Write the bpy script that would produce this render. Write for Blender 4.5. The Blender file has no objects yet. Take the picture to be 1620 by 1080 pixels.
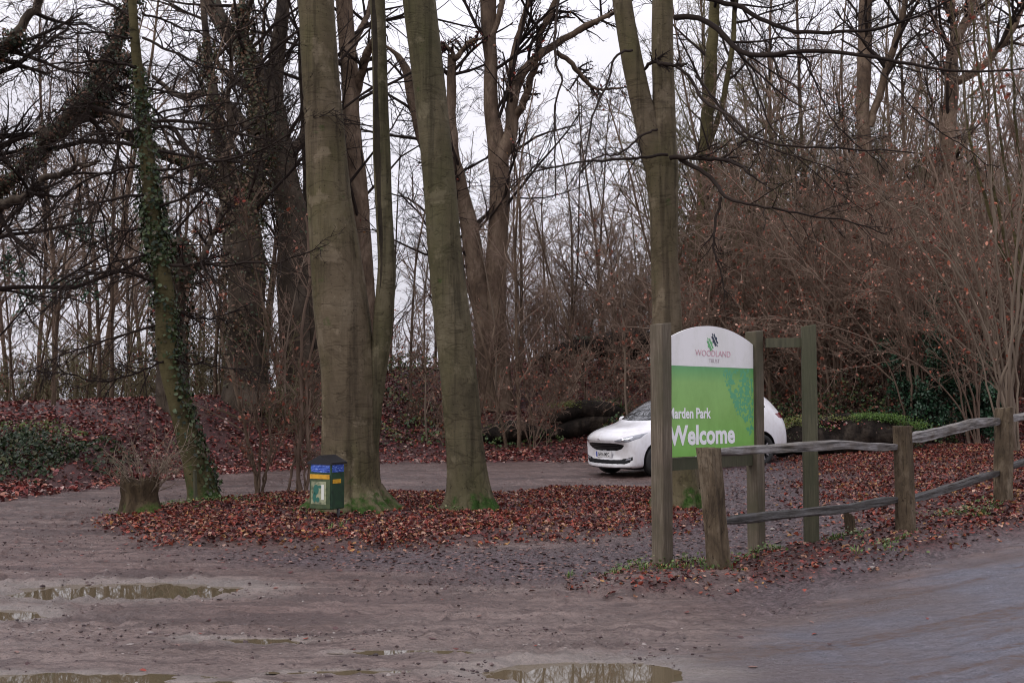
import bpy, bmesh, math
import numpy as np
from mathutils import Vector, Matrix
from mathutils.bvhtree import BVHTree

sc = bpy.context.scene
COL = sc.collection
# ------------------------------------------------------------------ camera
FPX = 1800.0                       # focal length in pixels of the 1620 px wide photograph (40 mm)
PITCH = math.atan(100 / FPX)
EYE = 1.6
cd = bpy.data.cameras.new("camera")
cd.lens = 40.0; cd.sensor_width = 36.0; cd.clip_end = 2000; cd.clip_start = 0.1
cd.dof.use_dof = True; cd.dof.focus_distance = 14.5; cd.dof.aperture_fstop = 14.0
cam = bpy.data.objects.new("camera", cd); COL.objects.link(cam)
cam.location = (0, 0, EYE); cam.rotation_euler = (math.pi / 2 + PITCH, 0, 0)
sc.camera = cam
sc.cycles.filter_width = 1.05
# ------------------------------------------------------------------ light
sc.view_settings.view_transform = 'Standard'; sc.view_settings.look = 'None'
sc.view_settings.gamma = 1.0; sc.view_settings.exposure = 0.12
SUN_EL, SUN_AZ = math.radians(42), math.radians(238)   # azimuth from +Y, clockwise
W = bpy.data.worlds.new("World"); sc.world = W; W.use_nodes = True
nt = W.node_tree; nt.nodes.clear()
def N(nt, t, **k):
    n = nt.nodes.new(t)
    for a, b in k.items(): setattr(n, a, b)
    return n
out = N(nt, 'ShaderNodeOutputWorld'); bg = N(nt, 'ShaderNodeBackground')
sky = N(nt, 'ShaderNodeTexSky', sky_type='NISHITA', sun_disc=False)
sky.sun_elevation = SUN_EL; sky.sun_rotation = SUN_AZ; sky.dust_density = 4
tc = N(nt, 'ShaderNodeTexCoord'); sep = N(nt, 'ShaderNodeSeparateXYZ')
nt.links.new(tc.outputs['Generated'], sep.inputs[0])
# overcast cloud deck: three times brighter overhead than at the horizon (CIE overcast sky)
ramp = N(nt, 'ShaderNodeMapRange'); ramp.inputs[1].default_value = -0.05; ramp.inputs[2].default_value = 1.0
ramp.inputs[3].default_value = 6.0; ramp.inputs[4].default_value = 17.5
nt.links.new(sep.outputs['Z'], ramp.inputs[0])
noi = N(nt, 'ShaderNodeTexNoise'); noi.inputs['Scale'].default_value = 2.2; noi.inputs['Detail'].default_value = 5
mpn = N(nt, 'ShaderNodeMapping'); mpn.inputs['Scale'].default_value = (1, 1, 3.5)
nt.links.new(tc.outputs['Generated'], mpn.inputs[0]); nt.links.new(mpn.outputs[0], noi.inputs['Vector'])
nr = N(nt, 'ShaderNodeMapRange'); nr.inputs[1].default_value = .3; nr.inputs[2].default_value = .7
nr.inputs[3].default_value = .86; nr.inputs[4].default_value = 1.1
nt.links.new(noi.outputs['Fac'], nr.inputs[0])
mul = N(nt, 'ShaderNodeMath', operation='MULTIPLY'); nt.links.new(ramp.outputs[0], mul.inputs[0]); nt.links.new(nr.outputs[0], mul.inputs[1])
cl = N(nt, 'ShaderNodeMix', data_type='RGBA', blend_type='MULTIPLY'); cl.inputs['Factor'].default_value = 1
cl.inputs['A'].default_value = (1.0, .975, 1.07, 1)
nt.links.new(mul.outputs[0], cl.inputs['B'])
mx = N(nt, 'ShaderNodeMix', data_type='RGBA'); mx.inputs['Factor'].default_value = .93
nt.links.new(sky.outputs[0], mx.inputs['A']); nt.links.new(cl.outputs['Result'], mx.inputs['B'])
nt.links.new(mx.outputs['Result'], bg.inputs[0]); bg.inputs[1].default_value = 0.10
nt.links.new(bg.outputs[0], out.inputs[0])
sl = bpy.data.lights.new("sun", 'SUN'); sl.energy = 1.0; sl.angle = math.radians(22); sl.color = (1, .97, .93)
so = bpy.data.objects.new("sun", sl); COL.objects.link(so)
_d = Vector((math.sin(SUN_AZ) * math.cos(SUN_EL), math.cos(SUN_AZ) * math.cos(SUN_EL), math.sin(SUN_EL)))
so.rotation_euler = (-_d).to_track_quat('-Z', 'Y').to_euler()

# ------------------------------------------------------------------ maths helpers
def sstep(a, b, x):
    t = np.clip((np.asarray(x, float) - a) / (b - a), 0, 1); return t * t * (3 - 2 * t)
def _hash(ix, iy, s):
    h = (ix.astype(np.int64) * 374761393 + iy.astype(np.int64) * 668265263 + s * 974711) & 0xffffffff
    h = ((h ^ (h >> 13)) * 1274126177) & 0xffffffff
    return ((h ^ (h >> 16)) & 0xffff) / 65535.0
def vnoise(x, y, s=0):
    x = np.asarray(x, float); y = np.asarray(y, float)
    ix = np.floor(x); iy = np.floor(y); fx = x - ix; fy = y - iy
    fx = fx * fx * (3 - 2 * fx); fy = fy * fy * (3 - 2 * fy)
    a = _hash(ix, iy, s); b = _hash(ix + 1, iy, s); c = _hash(ix, iy + 1, s); d = _hash(ix + 1, iy + 1, s)
    return (a * (1 - fx) + b * fx) * (1 - fy) + (c * (1 - fx) + d * fx) * fy
def fbm(x, y, s=0, o=4):
    v = 0; a = .5; t = 0
    for i in range(o):
        v = v + a * vnoise(x * 2 ** i + 13.7 * i, y * 2 ** i + 7.1 * i, s + i); t += a; a *= .5
    return v / t
def ray(px, py):
    dx = (px - 810) / FPX; dy = (540 - py) / FPX
    c, s = math.cos(PITCH), math.sin(PITCH)
    return np.array([dx, c - dy * s, s + dy * c])
def at(px, py, Y):
    d = ray(px, py); t = Y / d[1]
    return np.array([d[0] * t, Y, EYE + d[2] * t])

FOOT = np.array([(-60, 9), (-20, 13), (-12, 16.5), (-8.4, 18.6), (-7.5, 21.5), (-6.2, 24.5), (-2.9, 28.3), (2, 28.8), (8, 29.5), (12, 28), (16, 25), (24, 21), (60, 18)], float)
CREST = np.array([(-60, 1.3), (-20, 1.3), (-9, 1.75), (-5.8, 2.0), (-3.8, 2.8), (0, 3.0), (4, 3.1), (12, 3.2), (60, 3.2)], float)
def Hbase(x, y):
    x = np.asarray(x, float); y = np.asarray(y, float)
    f = np.interp(x, FOOT[:, 0], FOOT[:, 1]); c = np.interp(x, CREST[:, 0], CREST[:, 1])
    z = .015 * np.clip(y - 17, 0, 12)
    z = z + .09 * np.clip(x - 2.2, 0, 8) * (1 - .3 * sstep(17, 21.5, y))
    nz = (fbm(x * .35, y * .35, 5, 3) - .5)
    b = sstep(0, 1, (y - f + nz * 1.2) / 11.0)
    z = z * (1 - b) + c * b + b * (1 - b) * nz * 1.6
    z = z - .02 * np.clip(y - 45, 0, 200)
    return z
def smoothpoly(P, x, y):
    """signed distance to polygon P (negative inside)"""
    P = np.asarray(P, float)[:, :2]; x = np.asarray(x, float); y = np.asarray(y, float)
    d = np.full(x.shape, 1e9); ins = np.zeros(x.shape, bool)
    for i in range(len(P)):
        a = P[i]; b = P[(i + 1) % len(P)]; e = b - a
        wx = x - a[0]; wy = y - a[1]
        t = np.clip((wx * e[0] + wy * e[1]) / (e @ e), 0, 1)
        d = np.minimum(d, (wx - t * e[0]) ** 2 + (wy - t * e[1]) ** 2)
        c = ((a[1] > y) != (b[1] > y)) & (x < (b[0] - a[0]) * (y - a[1]) / ((b[1] - a[1]) + 1e-12) + a[0])
        ins ^= c
    d = np.sqrt(d); return np.where(ins, -d, d)
def gnd(px, py, H=Hbase):
    d = ray(px, py); t = np.arange(5.5, 90, .03)
    z = EYE + d[2] * t; h = H(d[0] * t, d[1] * t)
    i = np.argmax(z < h) if (z < h).any() else len(t) - 1
    return np.array([d[0] * t[i], d[1] * t[i], h[i]])
ISLAND = [gnd(*p)[:2] for p in [(150, 832), (300, 864), (500, 870), (660, 868), (800, 862), (930, 850), (1010, 842), (1120, 835), (1110, 790), (1020, 775), (930, 774), (800, 782), (640, 783), (450, 783), (350, 792), (220, 815)]]
VERGE = [gnd(*p)[:2] for p in [(905, 935), (980, 946), (1120, 942), (1240, 925), (1400, 900), (1520, 868), (1620, 845), (1700, 828), (1750, 770), (1600, 790), (1420, 835), (1290, 862), (1200, 880), (1090, 895), (1000, 905)]]
REDBANK = [gnd(*p)[:2] for p in [(1380, 850), (1300, 790), (1260, 740), (1200, 715), (1250, 700), (1620, 700), (1900, 700), (1900, 790), (1620, 840)]]
PURPLE = [gnd(*p)[:2] for p in [(560, 905), (330, 885), (280, 868), (500, 872), (700, 872), (820, 868), (1000, 850), (1100, 800), (1060, 760), (1130, 715), (1260, 725), (1400, 790), (1450, 850), (1160, 905), (960, 935), (760, 925)]]
ROAD = np.array([gnd(*p)[:2] for p in [(1625, 856), (1530, 878), (1430, 905), (1330, 940), (1220, 980), (1100, 1015), (960, 1062)]] + [np.array([-.2, 4.5]), np.array([0, -20]), np.array([60, -20]), np.array([60, 24.])])
PUD = [(205, 933, 1.0, .46, .10), (-15, 968, .42, .26, .08), (930, 1062, .62, .36, .09), (80, 1074, .75, .13, .05), (385, 1008, .36, .09, .035), (640, 1030, .4, .05, .03), (560, 1062, .4, .05, .03), (320, 1082, .5, .06, .03)]
PUDW = [(*gnd(a, b)[:2], rx, ry, dp) for a, b, rx, ry, dp in PUD]
def ptrack(x, y):
    u = y - .11 * np.clip(x + .5, 0, 20) ** 1.7 - .01 * x * x * (x < 0)
    return .45 * fbm(x * .35, u * 3.5, 31, 3) + .55 * fbm(x * .8, u * 8.5, 36, 4)
def verge_d(x, y): return smoothpoly(VERGE, x, y) + (fbm(x * 2.2, y * 2.2, 9, 3) - .5) * .5
def island_d(x, y): return smoothpoly(ISLAND, x, y) + (fbm(x * 1.2, y * 1.2, 3, 3) - .5) * 1.1
def H(x, y):
    x = np.asarray(x, float); y = np.asarray(y, float)
    z = Hbase(x, y)
    near = (1 - sstep(17, 30, y)); rd = smoothpoly(ROAD, x, y); road = sstep(.15, -.25, rd)
    z = z + (fbm(x * .6, y * .6, 21, 3) - .5) * .05 * near
    tr = ptrack(x, y)
    z = z + (tr - .5) * .05 * near * (1 - .75 * road)
    z = z + (fbm(x * 9, y * 11, 41, 4) - .5) * .06 * (1 - .7 * road) * (1 - sstep(30, 60, y))
    cl = fbm(x * 14, y * 17, 51, 2)
    z = z + np.clip(cl - .62, 0, 1) * .16 * (1 - road) * sstep(.45, .6, fbm(x * .9, y * .9, 77, 3)) * near
    z = z + .07 * sstep(.15, -.5, island_d(x, y)) + .09 * sstep(.12, -.3, verge_d(x, y))
    for cx, cy, rx, ry, dp in PUDW:
        q = np.sqrt(((x - cx) / rx) ** 2 + ((y - cy) / ry) ** 2) + (fbm(x * 2.6 + cx, y * 4.2, 61, 4) - .5) * .45
        z = z - dp * sstep(1.25, .55, q)
    return z
def hz(x, y): return float(H(np.array([x]), np.array([y]))[0])

def catmull(P, n):
    P = np.asarray(P, float); Q = np.vstack([2 * P[0] - P[1], P, 2 * P[-1] - P[-2]])
    seg = np.linalg.norm(np.diff(P, axis=0)[:, :2], axis=1) + 1e-9
    cum = np.concatenate([[0], np.cumsum(seg)]); u = np.linspace(0, cum[-1], n)
    i = np.clip(np.searchsorted(cum, u, side='right') - 1, 0, len(P) - 2)
    t = ((u - cum[i]) / seg[i])[:, None]
    a, b, c, d = Q[i], Q[i + 1], Q[i + 2], Q[i + 3]
    return .5 * (2 * b + (c - a) * t + (2 * a - 5 * b + 4 * c - d) * t ** 2 + (3 * b - a - 3 * c + d) * t ** 3)

# ------------------------------------------------------------------ mesh helpers
class MB:
    def __init__(s): s.v = []; s.q = []; s.t = []; s.c = []; s.n = 0; s.hascol = False
    def add(s, v, q=None, t=None, col=None):
        v = np.asarray(v, np.float32).reshape(-1, 3)
        if q is not None and len(q): s.q.append(np.asarray(q, np.int32).reshape(-1, 4) + s.n)
        if t is not None and len(t): s.t.append(np.asarray(t, np.int32).reshape(-1, 3) + s.n)
        s.v.append(v); s.n += len(v)
        if col is not None: s.hascol = True
        s.c.append(np.broadcast_to(np.asarray(col if col is not None else (1, 1, 1), np.float32), (len(v), 3)))
    def mesh(s, name, mat, smooth=True, col=None):
        me = bpy.data.meshes.new(name)
        V = np.concatenate(s.v); q = np.concatenate(s.q) if s.q else np.zeros((0, 4), np.int32); t = np.concatenate(s.t) if s.t else np.zeros((0, 3), np.int32)
        me.vertices.add(len(V)); me.vertices.foreach_set('co', V.ravel())
        me.loops.add(q.size + t.size); me.loops.foreach_set('vertex_index', np.concatenate([q.ravel(), t.ravel()]))
        me.polygons.add(len(q) + len(t))
        me.polygons.foreach_set('loop_start', np.concatenate([np.arange(len(q)) * 4, q.size + np.arange(len(t)) * 3]).astype(np.int32))
        me.polygons.foreach_set('use_smooth', np.full(len(q) + len(t), smooth))
        if s.hascol:
            C = np.concatenate(s.c); a = me.color_attributes.new('col', 'FLOAT_COLOR', 'POINT')
            a.data.foreach_set('color', np.hstack([C, np.ones((len(C), 1), np.float32)]).astype(np.float32).ravel())
        me.update(calc_edges=True)
        for m in (mat if isinstance(mat, (list, tuple)) else [mat]): me.materials.append(m)
        return me
def norm(a): return a / (np.linalg.norm(a, axis=-1, keepdims=True) + 1e-12)
def tube(P, R, s=3):
    """P (M,n,3), R (M,n) -> verts, quads"""
    P = np.asarray(P, float); R = np.asarray(R, float)
    M, n, _ = P.shape
    T = norm(np.gradient(P, axis=1))
    ref = np.where(np.abs(T[:, :1, 2:3]) > .8, np.array([[[1., .2, 0]]]), np.array([[[0, 0, 1.]]]))
    A = norm(np.cross(T, np.broadcast_to(ref, T.shape))); B = np.cross(T, A)
    th = np.arange(s) * 2 * math.pi / s
    V = P[:, :, None] + R[:, :, None, None] * (A[:, :, None] * np.cos(th)[:, None] + B[:, :, None] * np.sin(th)[:, None])
    m = np.arange(M)[:, None, None] * n * s; i = np.arange(n - 1)[None, :, None] * s; k = np.arange(s)[None, None, :]; k2 = (k + 1) % s
    q = np.stack([m + i + k, m + i + k2, m + i + s + k2, m + i + s + k], -1)
    return V.reshape(-1, 3), q.reshape(-1, 4)
def grow(rng, P, R, k, t0, t1, lf, ang, n=5, wig=.12, grav=0., rf=.6, rmin=.003, dirb=None, azb=None, tipr=.35, tpow=.5):
    """children on parent polylines"""
    M, pn, _ = P.shape
    idx = np.repeat(np.arange(M), k); K = len(idx)
    t = rng.uniform(t0, t1, K); f = t * (pn - 1); i = np.minimum(f.astype(int), pn - 2); w = (f - i)[:, None]
    p0 = P[idx, i] * (1 - w) + P[idx, i + 1] * w
    T = norm(P[idx, i + 1] - P[idx, i]); r0 = (R[idx, i] * (1 - w[:, 0]) + R[idx, i + 1] * w[:, 0])
    L = np.linalg.norm(np.diff(P, axis=1), axis=2).sum(1)[idx]
    az = norm(rng.normal(size=(K, 3)) + (0 if azb is None else np.asarray(azb)))
    perp = norm(az - (az * T).sum(1, keepdims=True) * T)
    a = np.radians(rng.normal(ang, ang * .22, K))[:, None]
    d = norm(T * np.cos(a) + perp * np.sin(a) + (0 if dirb is None else np.asarray(dirb)))
    Lc = L * lf * (1 - tpow * t) * rng.uniform(.55, 1.25, K)
    out = np.empty((K, n, 3)); out[:, 0] = p0; st = (Lc / (n - 1))[:, None]
    for j in range(1, n):
        d = norm(d + rng.normal(size=(K, 3)) * wig + np.array([0, 0, grav]))
        out[:, j] = out[:, j - 1] + d * st
    rr = np.maximum(r0 * rf, rmin)[:, None] * (1 - np.linspace(0, 1, n)[None] * (1 - tipr))
    return out, rr
def pick(rng, P, R, frac):
    m = rng.random(len(P)) < frac; return P[m], R[m]
def leafquads(rng, C, size, nrm=None, spread=1.0, cup=.25, wid=.33):
    """leaf shaped folded faces at C (K,3); nrm None = random orientation"""
    K = len(C); S = size * rng.uniform(.38, 1.35, K)[:, None]
    n = norm(rng.normal(size=(K, 3)) * spread + (0 if nrm is None else nrm))
    a = rng.normal(size=(K, 3)); u = norm(a - (a * n).sum(1, keepdims=True) * n); v = np.cross(n, u)
    cu = (rng.uniform(-.3, 1, K)[:, None]) * cup
    pts = [u * -.5, u * -.2 + v * -wid + n * cu, u * .2 + v * -wid * .85 + n * cu, u * .55, u * .2 + v * wid * .85 + n * cu, u * -.2 + v * wid + n * cu]
    V = np.stack([C + p * S for p in pts], 1)
    b = np.arange(K)[:, None] * 6
    q = np.concatenate([b + np.array([[0, 3, 2, 1]]), b + np.array([[0, 5, 4, 3]])])
    return V.reshape(-1, 3), q
def palette(rng, K, cols, jit=.25):
    c = np.asarray(cols, float)[rng.integers(0, len(cols), K)] * rng.uniform(1 - jit, 1 + jit, (K, 1)); return c
def add_leaves(mb, rng, C, size, cols, **k):
    V, q = leafquads(rng, C, size, **k); mb.add(V, q, col=np.repeat(palette(rng, len(C), cols), 6, axis=0))

def tag(o, label=None, cat=None, group=None, kind=None):
    if label: o['label'] = label
    if cat: o['category'] = cat
    if group: o['group'] = group
    if kind: o['kind'] = kind
    return o
def link(name, me, parent=None, loc=None):
    o = bpy.data.objects.new(name, me); COL.objects.link(o)
    if parent: o.parent = parent
    if loc is not None: o.location = loc
    return o
def thing(name, label, cat, loc=(0, 0, 0), rz=0, group=None, s=1.0):
    o = bpy.data.objects.new(name, None); COL.objects.link(o); o.location = loc; o.rotation_euler = (0, 0, rz); o.scale = (s, s, s)
    o.empty_display_size = .2
    return tag(o, label, cat, group)

# ------------------------------------------------------------------ materials
def mat(name): 
    m = bpy.data.materials.new(name); m.use_nodes = True; nt = m.node_tree
    return m, nt, nt.nodes['Principled BSDF']
def noise_ramp(nt, scale, stops, detail=6, mapping=(1, 1, 1), coord='Object', rough=.6, dist=0):
    tc = N(nt, 'ShaderNodeTexCoord'); mp = N(nt, 'ShaderNodeMapping'); mp.inputs['Scale'].default_value = mapping
    nt.links.new(tc.outputs[coord], mp.inputs[0])
    no = N(nt, 'ShaderNodeTexNoise'); no.inputs['Scale'].default_value = scale; no.inputs['Detail'].default_value = detail
    no.inputs['Roughness'].default_value = rough; no.inputs['Distortion'].default_value = dist
    nt.links.new(mp.outputs[0], no.inputs['Vector'])
    cr = N(nt, 'ShaderNodeValToRGB'); nt.links.new(no.outputs['Fac'], cr.inputs[0])
    el = cr.color_ramp.elements
    while len(el) < len(stops): el.new(.5)
    for e, (p, c) in zip(el, stops): e.position = p; e.color = (*c, 1)
    return cr, no
def bump(nt, h, bs, strength=.5, dist=.02, prev=None):
    b = N(nt, 'ShaderNodeBump'); b.inputs['Strength'].default_value = strength; b.inputs['Distance'].default_value = dist
    nt.links.new(h, b.inputs['Height'])
    if prev is not None: nt.links.new(prev.outputs[0], b.inputs['Normal'])
    nt.links.new(b.outputs[0], bs.inputs['Normal']); return b
def mixc(nt, f, a, b, mode='MIX'):
    m = N(nt, 'ShaderNodeMix', data_type='RGBA', blend_type=mode)
    for s, v in (('Factor', f), ('A', a), ('B', b)):
        if isinstance(v, (int, float)): m.inputs[s].default_value = v
        elif isinstance(v, tuple): m.inputs[s].default_value = (*v, 1)
        else: nt.links.new(v, m.inputs[s])
    return m.outputs['Result']
def rng_(nt, v, a, b, c, d):
    m = N(nt, 'ShaderNodeMapRange'); nt.links.new(v, m.inputs[0])
    for i, x in enumerate((a, b, c, d)): m.inputs[i + 1].default_value = x
    return m.outputs[0]
def math_(nt, op, a, b):
    m = N(nt, 'ShaderNodeMath', operation=op)
    for i, v in enumerate((a, b)):
        if isinstance(v, (int, float)): m.inputs[i].default_value = v
        else: nt.links.new(v, m.inputs[i])
    return m.outputs[0]
def grimy0(name, c, d, rough=.45, sc_=9, **k):
    m, nt, b = mat(name); cr, no = noise_ramp(nt, sc_, [(.34, d), (.55, c)], 9, (1, 1, .6), rough=.75); nt.links.new(cr.outputs[0], b.inputs['Base Color']); b.inputs['Roughness'].default_value = rough
    for a, v in k.items(): b.inputs[a.replace('_', ' ')].default_value = v
    return m
def basic(name, col, rough=.5, metal=0, **k):
    m, nt, b = mat(name); b.inputs['Base Color'].default_value = (*col, 1); b.inputs['Roughness'].default_value = rough; b.inputs['Metallic'].default_value = metal
    for a, v in k.items(): b.inputs[a.replace('_', ' ')].default_value = v
    return m
def bark(name, base, dark, light, moss=None, mosstop=.6, scale=1.0, cracks=(2.5, 2.5, 14), bstr=.6, furrow=False, stain=None):
    m, nt, b = mat(name); smooth_ = cracks[2] > 5 and stain is not None
    cr, no = noise_ramp(nt, 1.5 * scale, [(.32, dark), (.5, base), (.68, light)], 9, (1, 1, .5), rough=.7, dist=.6)
    c = cr.outputs[0]
    if stain:   # soft blotches of algae and long damp streaks down the trunk
        _, ns = noise_ramp(nt, .9, [(0, (0, 0, 0)), (1, (1, 1, 1))], 6, (1.2, 1.2, .5), rough=.6)
        c = mixc(nt, rng_(nt, ns.outputs['Fac'], .43, .66, 0, .62), c, stain)
        _, nd = noise_ramp(nt, 1.1, [(0, (0, 0, 0)), (1, (1, 1, 1))], 7, (7, 7, .35), rough=.65)
        c = mixc(nt, rng_(nt, nd.outputs['Fac'], .50, .66, 0, .65), c, tuple(v * .45 for v in dark))
        _, np_ = noise_ramp(nt, 3.2, [(0, (0, 0, 0)), (1, (1, 1, 1))], 6, (1, 1, .8), rough=.6)
        c = mixc(nt, rng_(nt, np_.outputs['Fac'], .58, .64, 0, .35), c, tuple(min(1, v * 1.5) for v in light))
    lo = .62 if smooth_ else .25
    cr2, n2 = noise_ramp(nt, 1.0 * scale, [(.30, (lo, lo, lo)), (.44, (.92, .92, .92)), (.60, (1, 1, 1)), (.75, (1.15, 1.12, 1.08))], 8, cracks, rough=.72, dist=.8)
    c = mixc(nt, 1.0, c, cr2.outputs[0], 'MULTIPLY')
    cr3, n3 = noise_ramp(nt, 24, [(.345, (.3, .28, .26)), (.39, (1, 1, 1)), (.68, (1, 1, 1)), (.73, (1.6, 1.65, 1.5))], 4, rough=.75)
    c = mixc(nt, .85, c, cr3.outputs[0], 'MULTIPLY')
    cr5, n5 = noise_ramp(nt, 1.0 * scale, [(.475, (1, 1, 1)), (.497, (.3, .28, .26)), (.502, (.3, .28, .26)), (.52, (1, 1, 1))], 3, (.8, .8, 2.2) if cracks[2] > 5 else (3, 3, .6), rough=.5, dist=1.5)
    cr6, n6 = noise_ramp(nt, 1.1 * scale, [(.50, (1, 1, 1)), (.60, (0, 0, 0))], 4)
    c = mixc(nt, .38, c, mixc(nt, cr6.outputs[0], (1., 1., 1.), cr5.outputs[0]), 'MULTIPLY')
    if moss:
        tc = N(nt, 'ShaderNodeTexCoord'); sp = N(nt, 'ShaderNodeSeparateXYZ'); nt.links.new(tc.outputs['Object'], sp.inputs[0])
        _, n4 = noise_ramp(nt, 3.5, [(0, (0, 0, 0)), (1, (1, 1, 1))], 7)
        f = math_(nt, 'ADD', rng_(nt, sp.outputs['Z'], 0, mosstop, .58, .0), math_(nt, 'MULTIPLY', math_(nt, 'SUBTRACT', n4.outputs['Fac'], .5), 2.4))
        f = rng_(nt, f, .38, .66, 0, 1)
        _, n7 = noise_ramp(nt, 40, [(0, (0, 0, 0)), (1, (1, 1, 1))], 3)
        c = mixc(nt, f, c, mixc(nt, rng_(nt, n7.outputs['Fac'], .4, .6, 0, 1), moss, tuple(v * 1.8 for v in moss)))
    nt.links.new(c, b.inputs['Base Color']); b.inputs['Roughness'].default_value = .8
    b.inputs['Specular IOR Level'].default_value = .10
    bp = bump(nt, n2.outputs['Fac'], b, bstr, .025)
    bp = bump(nt, cr5.outputs[0], b, .25, .015, bp)
    bump(nt, cr3.outputs[0], b, .35, .008, bp)
    return m
def twigmat(name, a, b_, scale=.6):
    m, nt, b = mat(name); cr, no = noise_ramp(nt, scale, [(.3, a), (.7, b_)], 3, coord='Object')
    nt.links.new(cr.outputs[0], b.inputs['Base Color']); b.inputs['Roughness'].default_value = .9; b.inputs['Specular IOR Level'].default_value = .08; return m
def leafmat(name, rough=.5, spec=.4, tr=.0):
    m, nt, b = mat(name); a = N(nt, 'ShaderNodeAttribute', attribute_name='col')
    nt.links.new(a.outputs['Color'], b.inputs['Base Color']); b.inputs['Roughness'].default_value = rough; b.inputs['Specular IOR Level'].default_value = spec
    return m
M_BEECH = bark('beech_bark', (.118, .092, .060), (.066, .050, .033), (.170, .138, .096), moss=(.020, .040, .008), mosstop=.5, bstr=.3, stain=(.075, .072, .028))
M_BEECH2 = bark('old_beech_bark', (.098, .082, .050), (.052, .044, .028), (.145, .125, .082), moss=(.018, .038, .008), mosstop=.45, cracks=(3, 3, 8), bstr=.5, stain=(.062, .062, .026))
M_IVYBARK = bark('algae_bark', (.080, .068, .032), (.036, .032, .017), (.125, .108, .052), moss=(.03, .05, .015), mosstop=.9)
M_FARBARK = bark('brown_bark', (.070, .054, .040), (.026, .020, .017), (.125, .10, .078), cracks=(6, 6, 1.5), bstr=.9)
M_REDBARK = bark('orange_brown_bark', (.125, .088, .062), (.05, .036, .027), (.24, .18, .13), cracks=(6, 6, 1.5), bstr=.8)
M_POST = bark('rough_oak_post', (.12, .09, .06), (.04, .03, .021), (.24, .195, .14), moss=(.045, .05, .02), mosstop=.45, scale=2.4, cracks=(16, 16, 1.3), bstr=.9)
M_TWIG = twigmat('dark_twig_bark', (.016, .012, .011), (.040, .030, .025))
M_TWIG2 = twigmat('brown_twig_bark', (.115, .078, .058), (.235, .172, .132))
M_TWIG4 = twigmat('olive_twig_bark', (.085, .072, .040), (.19, .165, .10))
M_TWIG3 = twigmat('pale_hazel_bark', (.11, .082, .06), (.22, .175, .135))
M_LEAF = leafmat('fallen_leaf', .5, .22)
M_GREEN = leafmat('green_leaf', .42, .28)
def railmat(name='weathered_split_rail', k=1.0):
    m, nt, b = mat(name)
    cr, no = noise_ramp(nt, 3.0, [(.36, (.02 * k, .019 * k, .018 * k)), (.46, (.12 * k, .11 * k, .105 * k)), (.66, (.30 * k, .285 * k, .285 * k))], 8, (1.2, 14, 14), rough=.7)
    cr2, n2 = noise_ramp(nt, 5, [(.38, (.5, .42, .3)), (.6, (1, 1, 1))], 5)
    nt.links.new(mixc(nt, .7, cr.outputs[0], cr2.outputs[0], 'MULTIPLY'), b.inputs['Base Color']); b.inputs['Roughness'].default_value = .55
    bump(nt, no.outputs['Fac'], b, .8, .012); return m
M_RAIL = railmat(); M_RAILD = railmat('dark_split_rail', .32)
def sawnmat(name, a, c, d, green):
    m, nt, b = mat(name)
    cr, no = noise_ramp(nt, 2.5, [(.28, a), (.5, c), (.75, d)], 9, (22, 22, 1.1), rough=.7)
    cr2, n2 = noise_ramp(nt, 1.5, [(.42, (0, 0, 0)), (.62, (1, 1, 1))], 5, (1, 1, .8))
    nt.links.new(mixc(nt, cr2.outputs[0], cr.outputs[0], green), b.inputs['Base Color']); b.inputs['Roughness'].default_value = .8
    bump(nt, no.outputs['Fac'], b, .5, .006); return m
M_SAWN = sawnmat('weathered_sawn_post', (.04, .03, .02), (.105, .08, .055), (.20, .17, .13), (.06, .052, .028))
M_SAWNG = sawnmat('algae_green_timber', (.022, .022, .013), (.058, .054, .03), (.095, .088, .052), (.042, .046, .021))

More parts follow.
